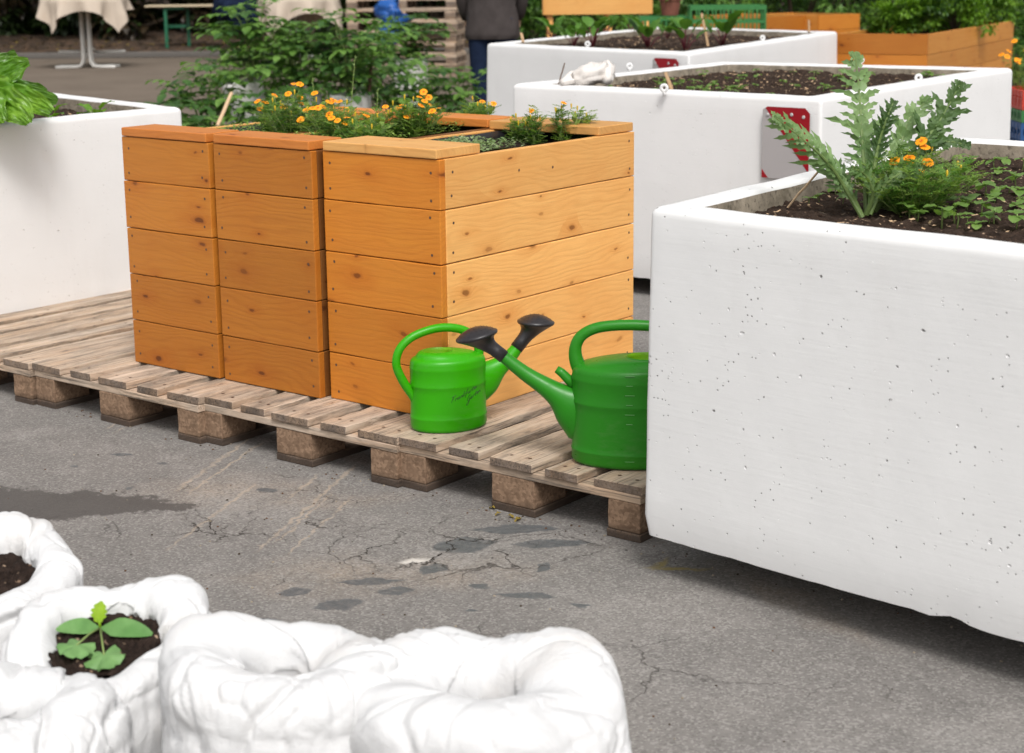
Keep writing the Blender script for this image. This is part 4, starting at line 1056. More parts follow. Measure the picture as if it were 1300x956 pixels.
for i in range(95):
    a, b = U(.04, .96), U(.03, .97); I = offset_quad([V(p) for p in p2], .13); p = I[0].lerp(I[1], a).lerp(I[3].lerp(I[2], a), b)
    if noise.noise(V((p.x*2.5, p.y*2.5, 3))) < -.12: continue
    seed(5+i % 3, (p.x, p.y, Z2-.042), U(.9, 1.9), 'tiny seedling sprouting in the soil of the middle white planter', 'seedlings in the middle planter')

# sticks
def stick(name, label, a, b, r, m, fl=.5, cat='stick'):
    a, b = V(a), V(b); mb = MB(); d = b-a; n = 7
    L = d.length; z = V((0, 0, 1)); 
    mb.tube([(L*i/n, .003*noise.noise(V((i, r*99, 1))), .003*noise.noise(V((i, r*99, 5)))) for i in range(n+1)], [r*(1+.12*noise.noise(V((i*2., 3, r*50)))) for i in range(n+1)], m, 8, fl)
    o = mb.build(name, None, a); o.rotation_mode = 'QUATERNION'; o.rotation_quaternion = V((1, 0, 0)).rotation_difference(d); return tag(o, label, cat)
q_ = G(993, 266, ZS); d_ = (q_-CAM).dot(FW)
stick('marker_stick', 'pale wooden stick leaning in the left corner of the big right planter', q_-V((0, 0, .01)), D(1044, 212, d_-.05), .0055, 'stick')
q_ = G(853, 115, Z2-.045); stick('marker_stick', 'short flat wooden marker standing at the front rim of the middle planter', q_, D(845, 92, (q_-CAM).dot(FW)), .012, 'stick')
q_ = G(899, 59, .87); stick('marker_stick', 'pale wooden marker leaning in the far planter among the beets', q_, D(891, 17, (q_-CAM).dot(FW)), .014, 'stick')
q_ = G(709, 107, Z2); stick('twig', 'thin brown twig standing beside the plastic bag on the middle planter', q_, D(717, 80, (q_-CAM).dot(FW)), .003, 'twig', 1)
q_ = G(664, 54, .92); stick('wooden_peg', 'short wooden peg standing on the left corner of the far planter', q_, D(662, 42, (q_-CAM).dot(FW)), .014, 'stick')
q_ = G(1027, 41, .92); stick('wooden_peg', 'short pale peg standing on the right rim of the far planter', q_, D(1027, 26, (q_-CAM).dot(FW)), .014, 'stick')

# cloudy plastic bag lying on the rim
def crumple(name, label, pts, rads, m, cat, seed, amp=.35, parent=None):
    mb = MB(); R = []; n = 40
    pts = [V(p) for p in pts]
    for i in range(len(pts)*6-5):
        f = i/6; k = min(len(pts)-2, int(f)); g_ = f-k; p = pts[k].lerp(pts[k+1], g_); r = rads[k]*(1-g_)+rads[k+1]*g_
        d = (pts[k+1]-pts[k]).normalized(); a = d.cross(V((0, 0, 1))).normalized() if abs(d.z) < .95 else V((1, 0, 0)); b = a.cross(d)
        ring = []
        for j in range(n):
            th = 2*pi*j/n; dr = a*cos(th)+b*sin(th); q2 = dr*1.8+V((i*.28, seed, 0))
            ring.append(p+dr*r*(1+amp*noise.noise(q2)+amp*.7*(.5-abs(noise.noise(q2*2.3)))+amp*.3*noise.noise(q2*5)))
        R.append(ring)
    mb.rings(R, m, True, True, True); o = mb.build(name, parent, smooth=True); 
    return tag(o, label, cat) if label else o
q_ = G(742, 106, Z2)
crumple('plastic_bag', 'crumpled cloudy plastic bag lying on the left corner of the middle planter', [G(712, 109, Z2)+V((0, 0, .012)), G(728, 108, Z2)+V((0, 0, .03)), G(748, 108, Z2)+V((0, 0, .045)), G(766, 106, Z2)+V((0, 0, .05)), G(772, 108, Z2)+V((0, 0, .02))], [.012, .032, .045, .048, .02], 'plastic_bag', 'bag', 3)

# lettuce in the left planter
def lettuce_leaf(mb, P, W, m, seed, cup=.25):
    """broad ruffled blade along the curve P (3 control points)"""
    a, b, c = [V(p) for p in P]; nu, nv = 40, 28; R = []
    for i in range(nu+1):
        t = i/nu; q_ = a*(1-t)**2+b*2*t*(1-t)+c*t*t; d = ((b-a)*(1-t)+(c-b)*t).normalized()
        side = d.cross(V((0, 0, .35))-FH*.94).normalized(); nn = side.cross(d).normalized()
        w = W*.5*(sin(pi*min(1, t*.80+.16))**.6)*(.22+.78*min(1, t*1.9)); row = []
        for j in range(nv+1):
            s_ = (j/nv)*2-1; e = abs(s_)
            ruff = .085*W*e**3*sin(t*23+s_*3+seed*2)+.06*W*noise.noise(V((s_*4, t*8, seed*3.)))+.11*W*noise.noise(V((s_*9, t*14, seed*3.)))
            vein = -.012*W*exp(-(s_/.06)**2)*3 + .005*W*sin((t*9-e*2.2)*2*pi)*(1-e)
            row.append(q_ + side*w*s_*(1+.06*sin(t*31+seed)) + nn*(w*cup*s_*s_ + ruff + vein))
        R.append(row)
    mb.rings(R, m, False)
lq = V((-2.58, .40, .79))
t = thing('lettuce', 'big glossy green lettuce overhanging the rim of the left planter', 'plant', lq)
random.seed(9)
dl = (lq-CAM).dot(FW)
for i, (px, py, dd, W, m, hz) in enumerate(((10, 74, .05, .15, 'lettuce_dark', .05), (24, 82, -.05, .12, 'lettuce', .06), (-18, 70, .05, .16, 'lettuce_dark', .06), (60, 132, -.14, .11, 'lettuce_dark', .10), (46, 122, -.05, .12, 'lettuce_dark', .09),
        (52, 146, -.22, .13, 'lettuce', .15), (26, 158, -.27, .17, 'lettuce', .17), (-8, 158, -.27, .17, 'lettuce', .17), (8, 132, -.12, .18, 'lettuce', .13))):
    tip = D(px+13, py-3, dl+dd) - lq; mid = tip*.55 + V((0, 0, hz+.02)); mb = MB()
    lettuce_leaf(mb, [(U(-.01, .01), U(-.01, .01), 0), mid, tip], W, m, i)
    mb.tube([(0, 0, 0), mid*.35+tip*.05], [.005, .003], 'stemgreen', 6); mb.build('leaf', t, smooth=True)
for px, py, lab, s_, sd in ((82, 139, 'small chard seedling with a red midrib in the left planter', 1., 3), (140, 136, 'small bright green seedling near the right end of the left planter', 1.25, 4)):
    q_ = G(px, py, .852) + V((-.10, 0, 0)); t = thing('leafy_seedling', lab, 'seedling', (q_.x, q_.y, .79)); random.seed(sd); mb = MB()
    for k in range(4):
        a = atan2(Rh.y, Rh.x)+k*pi*.9+U(-.4, .4); d = V((cos(a)*.6, sin(a)*.6, 1.2 - .25*k)); mb.leaf(d*.04, d, (cos(a+pi), sin(a+pi), .8), .075*s_*U(.8, 1.1), .048*s_, 'lettuce', 6, 1.1, .2, wav=.05); mb.tube([(0, 0, 0), d*.05], .0026, 'beet_stem' if s_ == 1. else 'stemgreen', 5)
    mb.build('leaves', t, smooth=True)

# beets in the far planter
def beet(sd):
    random.seed(sd); t = thing('beet_plant', '', 'plant')
    for k in range(9):
        a = U(0, 6.28); hh = U(.06, .13); sp = U(.02, .07); b = V((cos(a)*sp, sin(a)*sp, hh)); mb = MB()
        mb.tube([(0, 0, -.01), b*.6+V((0, 0, .01)), b], [.004, .003, .0025], 'beet_stem', 5)
        mb.leaf(b, V((cos(a)*.5, sin(a)*.5, 1)), (-cos(a), -sin(a), .6), U(.09, .15), U(.05, .075), 'beet', 6, U(.4, 1.3), .25, wav=.06)
        mb.build('leaf', t, smooth=True)
    return t
pb = [beet(3), beet(4)]
bl_ = (((702, 54), 'first'), ((728, 58), 'second'), ((752, 60), 'third'), ((823, 61), 'fourth'), ((870, 64), 'fifth'), ((917, 58), 'sixth'))
used = set()
for i, ((px, py), w_) in enumerate(bl_):
    src = pb[i % 2]; o = src if i % 2 not in used else copy_tree(src); used.add(i % 2)
    q_ = G(px, py, .872); o.location = (q_.x, q_.y, .868); o.rotation_euler = (0, 0, i*1.3); s_ = (1.0, .9, 1.15, 1.15, 1.15, 1.3)[i]; o.scale = (s_, s_, s_)
    o['label'] = w_+' red-stemmed beet plant from the left, along the front of the far planter'; o['group'] = 'beet plants in the far planter'
for i, (px, py) in enumerate(((738, 46), (770, 44), (800, 46), (848, 50))):
    o = copy_tree(pb[i % 2]); q_ = G(px, py, .872); o.location = (q_.x, q_.y, .868); o.rotation_euler = (0, 0, i*2.1); o.scale = (.8, .8, .8)
    o['label'] = ('leftmost', 'second', 'third', 'rightmost')[i]+' small beet plant of the back row in the far planter'; o['group'] = 'beet plants in the far planter'

# potato plants in grow sacks
def grow_sack(loc, r, h, label, sd):
    random.seed(sd); t = thing('grow_sack', label, 'sack', loc, U(0, 6), 'grow sacks with potato plants'); mb = MB(); R = []
    for z, k in ((0, .92), (.05, 1), (h*.4, 1.03), (h*.8, 1.0), (h*.93, 1.04), (h, 1.02), (h*.99, .93), (h-.06, .90)):
        R.append([(r*k*cos(a)*(1+.08*noise.noise(V((cos(a)*2, sin(a)*2, z*4+sd)))), r*k*sin(a)*(1+.08*noise.noise(V((cos(a)*2, sin(a)*2+3, z*4+sd)))), z+.03*noise.noise(V((cos(a)*1.5, sin(a)*1.5, sd)))*z/h) for a in (2*pi*q/36 for q in range(36))])
    mb.rings(R, 'growbag'); mb.build('sack_cloth', t, smooth=True)
    mb = MB(); mb.rings([[(r*.92*f*cos(a), r*.92*f*sin(a), h-.05+.01*noise.noise(V((a, f, sd)))) for a in (2*pi*q/24 for q in range(24))] for f in (.02, .5, 1)], 'soil_fine', True, True); mb.build('soil', t)
    return t
def compound_leaf(mb, p, d, L, m):
    d = V(d).normalized(); side = d.cross(V((0, 0, 1))); side = side.normalized() if side.length > .05 else V((1, 0, 0)); q_ = V(p)
    for k in range(4):
        q2 = q_ + d*L/4; mb.quad([q_-side*.002, q_+side*.002, q2+side*.0015, q2-side*.0015], m); d = (d-V((0, 0, .16))).normalized(); q_ = q2
        if k < 3 and k > 0 or k == 0 and U(0, 1) < .5:
            for s_ in (-1, 1): mb.leaf(q_, side*s_+d*.5+V((0, 0, U(-.1, .2))), (0, 0, 1), L*.36, L*.24, m, 3, .5, .2)
    mb.leaf(q_, d, (0, 0, 1), L*.42, L*.30, m, 3, .5, .2)
def potato(sd, h=.60, sp=.27, ns=8, mm=('potato', 'potato_dark')):
    random.seed(sd); t = thing('potato_plant', '', 'plant'); st = MB(); lf = MB()
    for k in range(ns):
        a = 2*pi*k/ns+U(-.3, .3); r = sp*U(.4, 1.); hh = h*U(.65, 1.05); P = [V((0, 0, 0))]
        for j in range(1, 8):
            f = j/7; P.append(V((cos(a)*r*f**1.3, sin(a)*r*f**1.3, hh*sin(f*pi*.52))) + V((noise.noise(V((k, j*.6, sd))), noise.noise(V((k, j*.6, sd+5))), 0))*.04)
        st.tube(P, [.007*(1-.7*j/7) for j in range(8)], 'stemgreen', 5, cap=False)
        for j in range(13):
            f = .12+.88*j/12; i = min(6, int(f*7)); p = P[i].lerp(P[i+1], f*7-i); an = j*2.39+k
            compound_leaf(lf, p, V((cos(an), sin(an), U(.1, .8))), U(.14, .22), mm[0] if U(0, 1) < .6 else mm[1])
    st.build('stems', t); lf.build('foliage', t)
    return t
pp = [potato(1), potato(2), potato(3, .52, .33, 8, ('potato_dark', 'potato'))]
PS = [ # px, depth, base z, scale, kind, label
 (215, 11.2, .0, 1.15, 2, 'darkest bushy potato plant, leftmost beside the left planter, no sack seen'),
 (262, 11.8, .05, 1.2, 0, 'bushy potato plant just behind the left pine box'),
 (320, 12.5, -1, 1.1, 1, 'potato plant with the torn white sack edge below it'),
 (345, 11.6, .10, 1.15, 2, 'potato plant behind the left marigolds, above the white sacks'),
 (300, 14.2, .30, 1.15, 0, 'potato plant in the second row, tallest at the left'),
 (362, 14.4, .34, 1.2, 1, 'potato plant in the second row below the tablecloth'),
 (382, 12.3, -1, 1.15, 0, 'potato plant growing from the left of the two upright white sacks'),
 (444, 12.2, -1, 1.15, 1, 'potato plant growing from the right of the two upright white sacks'),
 (425, 15.0, .36, 1.2, 2, 'potato plant in the second row left of the blue bag'),
 (478, 13.6, .30, 1.2, 0, 'potato plant in front of the blue bag'),
 (515, 12.6, .20, 1.15, 1, 'potato plant below the blue bag, behind the middle pine box'),
 (520, 14.6, -1, 1.1, 2, 'potato plant in front of the stacked pallets'),
 (568, 13.0, .18, 1.05, 0, 'rightmost potato plant, beside the standing person'),
 (590, 12.0, .0, .95, 2, 'low potato plant at the far planter, near the legs of the person')]
used = set()
for i, (px, dp, bz, s_, kd, lab) in enumerate(PS):
    o = pp[kd] if kd not in used else copy_tree(pp[kd]); used.add(kd)
    if bz < 0:
        py = {320: 100, 382: 118, 444: 119, 520: 74}[px]; q_ = D(px, py, dp); bz = q_.z-.06; zs_ = .80
    else: q_ = D(px, 100, dp); zs_ = (1+bz/1.0)*.86; bz = 0
    o.location = (q_.x, q_.y, bz); o.rotation_euler = (0, 0, i*1.7); o.scale = (s_, s_, s_*zs_*(1.0+.1*sin(i))); o['label'] = lab; o['group'] = 'potato plants behind the boxes'
SK = [(320, 100, 12.5, 'tilted white grow sack with a torn rim, leftmost behind the marigolds'), (382, 118, 12.3, 'upright white grow sack, left of the matching pair behind the marigolds'), (444, 119, 12.2, 'upright white grow sack, right of the matching pair behind the marigolds'),
      (520, 74, 14.6, 'white grow sack half hidden by leaves in front of the stacked pallets')]
for i, (px, py, dp, lab) in enumerate(SK):
    q_ = D(px, py, dp); t = grow_sack((q_.x, q_.y, 0), .145 if i < 3 else .16, q_.z, lab, i)
    if i == 0: t.rotation_euler = (.12, -.05, 0)
q_ = G(278, 156, 0); stick('wooden_stake', 'pale wooden stake leaning among the potato plants behind the left pine box', D(276, 160, 11.0), D(294, 118, 11.2), .012, 'stick', 1, 'stake')
stick('wooden_stake', 'brown upright stake among the potato plants behind the middle pine box', D(466, 140, 12.2), D(472, 78, 12.3), .014, 'twig', 1, 'stake')

# ------------------------------------------------------------------ background furniture
def pt_table(label, px, dp, rz, top_z=.74, size=.62, drops=None, feet=True, seed=0, name='draped_table'):
    q_ = D(px, 60, dp); t = thing(name, label, 'table', (q_.x, q_.y, 0), rz)
    if feet:
        mb = MB()
        for s_ in (-1, 1):
            for y in (-.05, .05):
                mb.tube([(s_*.05, y, top_z-.01), (s_*.05, y, .20), (s_*.055, y, .10), (s_*.09, y, .035), (s_*.16, y, .022), (s_*.44, y+(.10 if y > 0 else -.10), .022)], .022, 'metal_white', 10)
            mb.tube([(s_*.05, .30, .225), (s_*.5, .30, .225)], .022, 'metal_white', 10); mb.tube([(s_*.05, .05, .3), (s_*.06, .30, .225)], .02, 'metal_white', 8)
        mb.build('pedestal', t, smooth=True)
    mb = MB(); n = 48; mb.rings([[(size*cos(a), size*sin(a), z) for a in (2*pi*k/n for k in range(n))] for z in (top_z-.02, top_z)], 'bench_wood', True, True, True); mb.build('tabletop', t)
    return t
def drape(label, loc, rz, r, top, drop, sq, seed, cat='tablecloth'):
    """square cloth over a round top: falls deepest at its corners"""
    t = MB(); n = 120; R = []
    for j in range(26):
        ring = []
        for i in range(n):
            a = 2*pi*i/n
            half = sq/max(abs(cos(a)), abs(sin(a)))        # distance to cloth edge
            s_ = half*j/25
            if s_ <= r: p = V((cos(a)*s_, sin(a)*s_, top+.004))
            else:
                dn = s_-r; fold = .07*sin(a*9+seed)*min(1, dn/.25)+.03*sin(a*21+seed)*min(1, dn/.3)
                p = V((cos(a)*(r+.012+fold+dn*.10), sin(a)*(r+.012+fold+dn*.10), top-dn*.98))
            ring.append(p)
        R.append(ring)
    t.rings(R, 'tablecloth', True, True); o = t.build('tablecloth', None, loc, (0, 0, rz), smooth=True); return tag(o, label, cat)
az = atan2(Rh.y, Rh.x)
tb = pt_table('round garden table on a white steel pedestal at the top left, under a cloth', 110, 24.8, az, 1.02, .62)
drape('beige cloth hanging in two pointed corners over the white pedestal table', tb.location, az+.2, .62, 1.02, .5, .80, 1)
tb2 = pt_table('cloth covered round table at the top, behind the potato plants', 372, 27, az+.3, .95, .75)
drape('beige cloth hanging in straight folds over the table behind the potato plants', tb2.location, az+.5, .75, .95, .5, .98, 3)
crumple('seated_figure', 'dark navy jacket shape standing in for a seated figure between the green trestle table and the cloth covered table', [D(285, -20, 26.), D(296, 0, 26.), D(306, 16, 26.), D(306, 40, 26.)], [.1, .32, .28, .10], 'jeans', 'jacket', 4, .4)  # jacket shape in place of a seated figure
# trestle table
q_ = D(235, 30, 28.5); t = thing('trestle_table', 'wooden plank trestle table on green folding legs in the dark background', 'table', (q_.x, q_.y, 0), az)
mb = MB(); mb.box((-.62, -.28, .80), (.75, .28, .83), 'bench_wood'); mb.build('tabletop', t, bevel=.01)
for x in (-.14, 1.2):
    mb = MB()
    for y in (-.2, .2): mb.box((x-.17+(.0 if y < 0 else .30), y-.02, 0), (x-.12+(.0 if y < 0 else .30), y+.02, .8), 'green_paint')
    mb.box((x-.15, -.02, .45), (x+.15, .02, .50), 'green_paint'); mb.box((x-.17, -.22, .76), (x+.18, .22, .80), 'green_paint'); 
    if x < 1: mb.build('leg_frame', t)

# stacked pallets behind
random.seed(3)
q_ = D(520, 92, 22.5)
for k in range(7):
    t = thing('pallet', ('bottom', 'second', 'third', 'fourth', 'fifth', 'sixth', 'topmost')[k]+' pallet of the stack behind the blue bag', 'pallet', (q_.x+U(-.03, .03), q_.y+U(-.03, .03), .144*k), az-.12+U(-.02, .02), 'stacked pallets in the background')
    for i in range(5): mb = MB(); mb.box((-.76, -.4+.165*i, .122), (.70, -.4+.165*i+.13, .144), 'pallet'); mb.build('deck_board', t)
    for x in (-.76, -.1, .56):
        mb = MB(); mb.box((x, -.4, .1), (x+.14, .4, .122), 'pallet'); mb.build('stringer_board', t)
        for y in (-.4, -.07, .26): mb = MB(); mb.box((x, y, .022), (x+.14, y+.14, .1), 'pallet_end'); mb.build('block', t)
    for y in (-.4, -.07, .26): mb = MB(); mb.box((-.76, y, 0), (.70, y+.14, .022), 'pallet'); mb.build('base_board', t)
crumple('blue_bag', 'crumpled bright blue plastic bag hanging in front of the stacked pallets', [D(478, 12, 20.5), D(492, 14, 20.4), D(505, 17, 20.4), D(500, 32, 20.4), D(493, 48, 20.4), D(490, 58, 20.4)], [.06, .13, .16, .13, .12, .05], 'blue_bag', 'bag', 6, .45)
# a trellis stand that carries nothing else: dark chair left of the pallets
def crate(mb, x, y, z, w, d, h, m, ribs=9):
    T = .012
    mb.box((x, y, z), (x+w, y+d, z+T), m)
    for (a, b) in (((x, y), (x+w, y+T)), ((x, y+d-T), (x+w, y+d)), ((x, y+T), (x+T, y+d-T)), ((x+w-T, y+T), (x+w, y+d-T))):
        mb.box((a[0], a[1], z+h-.035), (b[0], b[1], z+h), m); mb.box((a[0], a[1], z+T+.001), (b[0], b[1], z+.05), m); mb.box((a[0], a[1], z+h*.5-.012), (b[0], b[1], z+h*.5+.012), m)
    for k in range(ribs+1):
        xx = x+(w-T)*k/ribs
        for yy in (y-.003, y+d-T+.003): mb.box((xx, yy, z+T+.002), (xx+T, yy+T, z+h-.002), m)
    for k in range(ribs-2):
        yy = y+(d-T)*k/(ribs-3)
        for xx in (x-.003, x+w-T+.003): mb.box((xx, yy, z+T+.002), (xx+T, yy+T, z+h-.002), m)
for px, n, lab, hh in ((922, 4, 'green crate stack right of the terracotta pot', .268), (858, 4, 'green crate stack under the terracotta pot', .245)):
    q_ = D(px, 30, 14.0 if px > 900 else 14.3)
    for k in range(n):
        mb = MB(); crate(mb, -.31, -.2, 0, .62 if px > 900 else .40, .4, hh-.004, 'crate_green')
        o = mb.build('plastic_crate', None, (q_.x, q_.y, hh*k), (0, 0, az-.05)); tag(o, ('bottom', 'second', 'third', 'topmost')[k]+' green plastic crate of the '+lab, 'crate', 'green plastic crates')
    if px < 900: pot_at = V((q_.x, q_.y, hh*n)) + Rh*-.05
q_ = D(1312, 120, 9.6)
for k, (m_, cn, hh) in enumerate((('crate_blue', 'bottom blue', .17), ('crate_blue', 'middle blue', .17), ('crate_blue', 'upper blue', .17), ('crate_green', 'green', .07), ('crate_red', 'topmost red', .11))):
    mb = MB(); crate(mb, -.12, -.2, 0, .6, .4, hh-.004, m_); o = mb.build('plastic_crate', None, (q_.x, q_.y, .0+sum((.17, .17, .17, .07, .11)[:k])), (0, 0, az)); tag(o, cn+' crate in the stack cut off by the right edge, behind the middle planter', 'crate', 'crates stacked at the right edge')
# pot with plant
t = thing('flower_pot', 'terracotta pot standing on the green crates behind the far planter', 'flower pot', pot_at)
mb = MB(); mb.rings([[(r*cos(a), r*sin(a), z) for a in (2*pi*k/28 for k in range(28))] for r, z in ((.07, 0), (.09, .12), (.10, .125), (.10, .16), (.088, .16), (.08, .10))], 'terracotta', True, True); mb.build('pot', t, smooth=False)
def shrubby(name, label, loc, rad, h, n, mm, lsz, seed, group=None, cat='shrub', trunk=True, base=.12):
    random.seed(seed); t = thing(name, label, cat, loc, 0, group); mb = MB(); tk = MB()
    clumps = []
    for k in range(26):
        a = U(0, 6.28); f = sqrt(U(0, 1)); z = h*(base+(1-base)*U(0, 1)**.8); rr = rad*f*(1-.35*(z/h)**2); clumps.append((V((cos(a)*rr, sin(a)*rr, z)), U(.16, .34)*min(rad, h)))
        if trunk and k < 12: tk.tube([(0, 0, 0), V((cos(a)*rr*.3, sin(a)*rr*.3, z*.5)), clumps[-1][0]], [.02*h, .012*h, .004*h], 'bark', 6)
    for i in range(n):
        c, r = clumps[i % 26]; d = V((U(-1, 1), U(-1, 1), U(-1, 1))); 
        if d.length < .01: continue
        d = d.normalized()*r*U(.5, 1.05); p = c+d; p.z = max(.02, p.z)
        e = (d.normalized()+V((U(-.7, .7), U(-.7, .7), U(-.3, .6)))).normalized()
        s_ = lsz*U(.6, 1.25); mb.leaf(p, e, (0, 0, 1), s_, s_*.6, mm[i % 26 % len(mm)] if U(0, 1) < .75 else mm[0], 2, .5, .2)
    mb.build('foliage', t)
    if trunk: tk.build('branches', t)
    return t
shrubby('potted_plant', 'small leafy plant growing in the terracotta pot', pot_at+V((0, 0, .11)), .10, .16, 260, ('herb', 'herb_dark'), .045, 81, cat='plant', trunk=False)
# raised bed table
q_ = D(757, 17, 15.6); zb_ = q_.z
t = thing('raised_bed_table', 'orange wooden raised bed on legs behind the far planter', 'raised bed', (q_.x, q_.y, 0), az)
mb = MB(); 
for k in range(2): mb.box((-.5, -.3, zb_+.15*k), (.5, -.275, zb_+.148+.15*k), 'pine')
mb.build('front_panel', t)
mb = MB(); mb.box((-.5, -.275, zb_), (-.475, .3, zb_+.3), 'pine'); mb.box((.475, -.275, zb_), (.5, .3, zb_+.3), 'pine'); mb.box((-.475, .275, zb_), (.475, .3, zb_+.3), 'pine'); mb.box((-.475, -.275, zb_), (.475, .275, zb_+.02), 'pine'); mb.build('tray', t)
for x in (-.46, .08, .42):
    for y in (-.26, .22): mb = MB(); mb.box((x, y, 0), (x+.05, y+.05, zb_), 'pine'); mb.build('leg', t)
# herb boxes
ZH = .90
def herbbox(label, a, b, h2, mat2='pine_far', mat1='pine_deep', depth=None, dirv=None):
    """a,b = front-left, front-right top corners; h2 = back-right corner"""
    e = (b-a); e.z = 0; w = e.length; rz = atan2(e.y, e.x); dv = V((h2.x-b.x, h2.y-b.y, 0)); L = depth or dv.length
    t = thing('planter_box', label, 'planter box', (a.x, a.y, 0), rz, 'pine planter boxes in the background')
    z = 0; n = 6; hh = ZH/n
    for k in range(n):
        board('front_board', w, hh-.003, .024, mat1, t, (0, .024, z), (pi/2, 0, 0), .001)
        board('side_board', L-.024, hh-.003, .024, mat2, t, (w-.024, .025, z), (pi/2, 0, pi/2), .001, screws=[(.03, hh*.3), (.03, hh*.7), (L-.06, hh*.3), (L-.06, hh*.7)])
        board('side_board', L-.024, hh-.003, .024, mat2, t, (.024, L, z), (pi/2, 0, -pi/2), .001)
        board('back_board', w-.05, hh-.003, .024, mat1, t, (.025, L-.001, z), (pi/2, 0, 0), .001); z += hh
    mb = MB(); mb.rings([[(.03+(w-.06)*i/10, .03+(L-.06)*j/10, ZH-.07+.01*noise.noise(V((i, j, 1)))) for i in range(11)] for j in range(11)], 'soil_fine', False); mb.build('soil', t)
    return t, rz
a_, b_, c_ = G(1070, 42, ZH), G(1178, 42, ZH), G(1287, 34, ZH)
b_ = G(1178, 43, ZH)
ev0 = (b_-G(1062, 42, ZH)).normalized(); pr = V((-ev0.y, ev0.x, 0)); dn = V((ray(1287, 34).y, -ray(1287, 34).x, 0)); c_ = b_ + pr*(-(b_-CAM).dot(dn)/pr.dot(dn))
t, rzh = herbbox('wide pine box with the lush green herbs, behind the middle planter', G(1062, 42, ZH), b_, c_)
ctr = (G(1062, 42, ZH)+b_+c_+c_+(G(1062, 42, ZH)-b_))/4; ctr = (a_+c_)/2
random.seed(4)
ev = (b_-a_).normalized(); dv = (c_-b_).normalized()
for k, (fu, fv, r_, h_, lab) in enumerate(((.50, .25, .33, .30, 'front'), (.62, .62, .36, .40, 'middle'), (.5, 1.0, .38, .46, 'back'), (.12, .75, .28, .34, 'left'))):
    p = a_ + (b_-a_)*fu + (c_-b_)*fv
    shrubby('herb_bush', lab+' clump of the lush green herb growing in the wide pine box', (p.x, p.y, ZH-.08), r_, h_, 5200, ('herb', 'herb', 'herb_dark'), .040, 90+k, 'herb clumps in the wide pine box', 'plant', base=.1)
o = G(1042, 19, ZH+.02); herbbox('narrow pine box just left of the lush herb box', G(1040, 19, ZH), G(1092, 17, ZH), G(1120, 12, ZH), depth=.9)
herbbox('pine box partly hidden by the far planter, left of the two other background boxes', G(974, 21, ZH), G(1036, 18, ZH), G(1060, 12, ZH), depth=.9)
# flowers at right edge
q_ = D(1300, 95, 9.8); marigold('flower_clump', 'yellow and orange flowers above the coloured crates at the right edge', (q_.x, q_.y, .60), .34, .18, 26, 9, 'marigold_light', 97, 6, cat='plant', fl=.06, fr=.02)

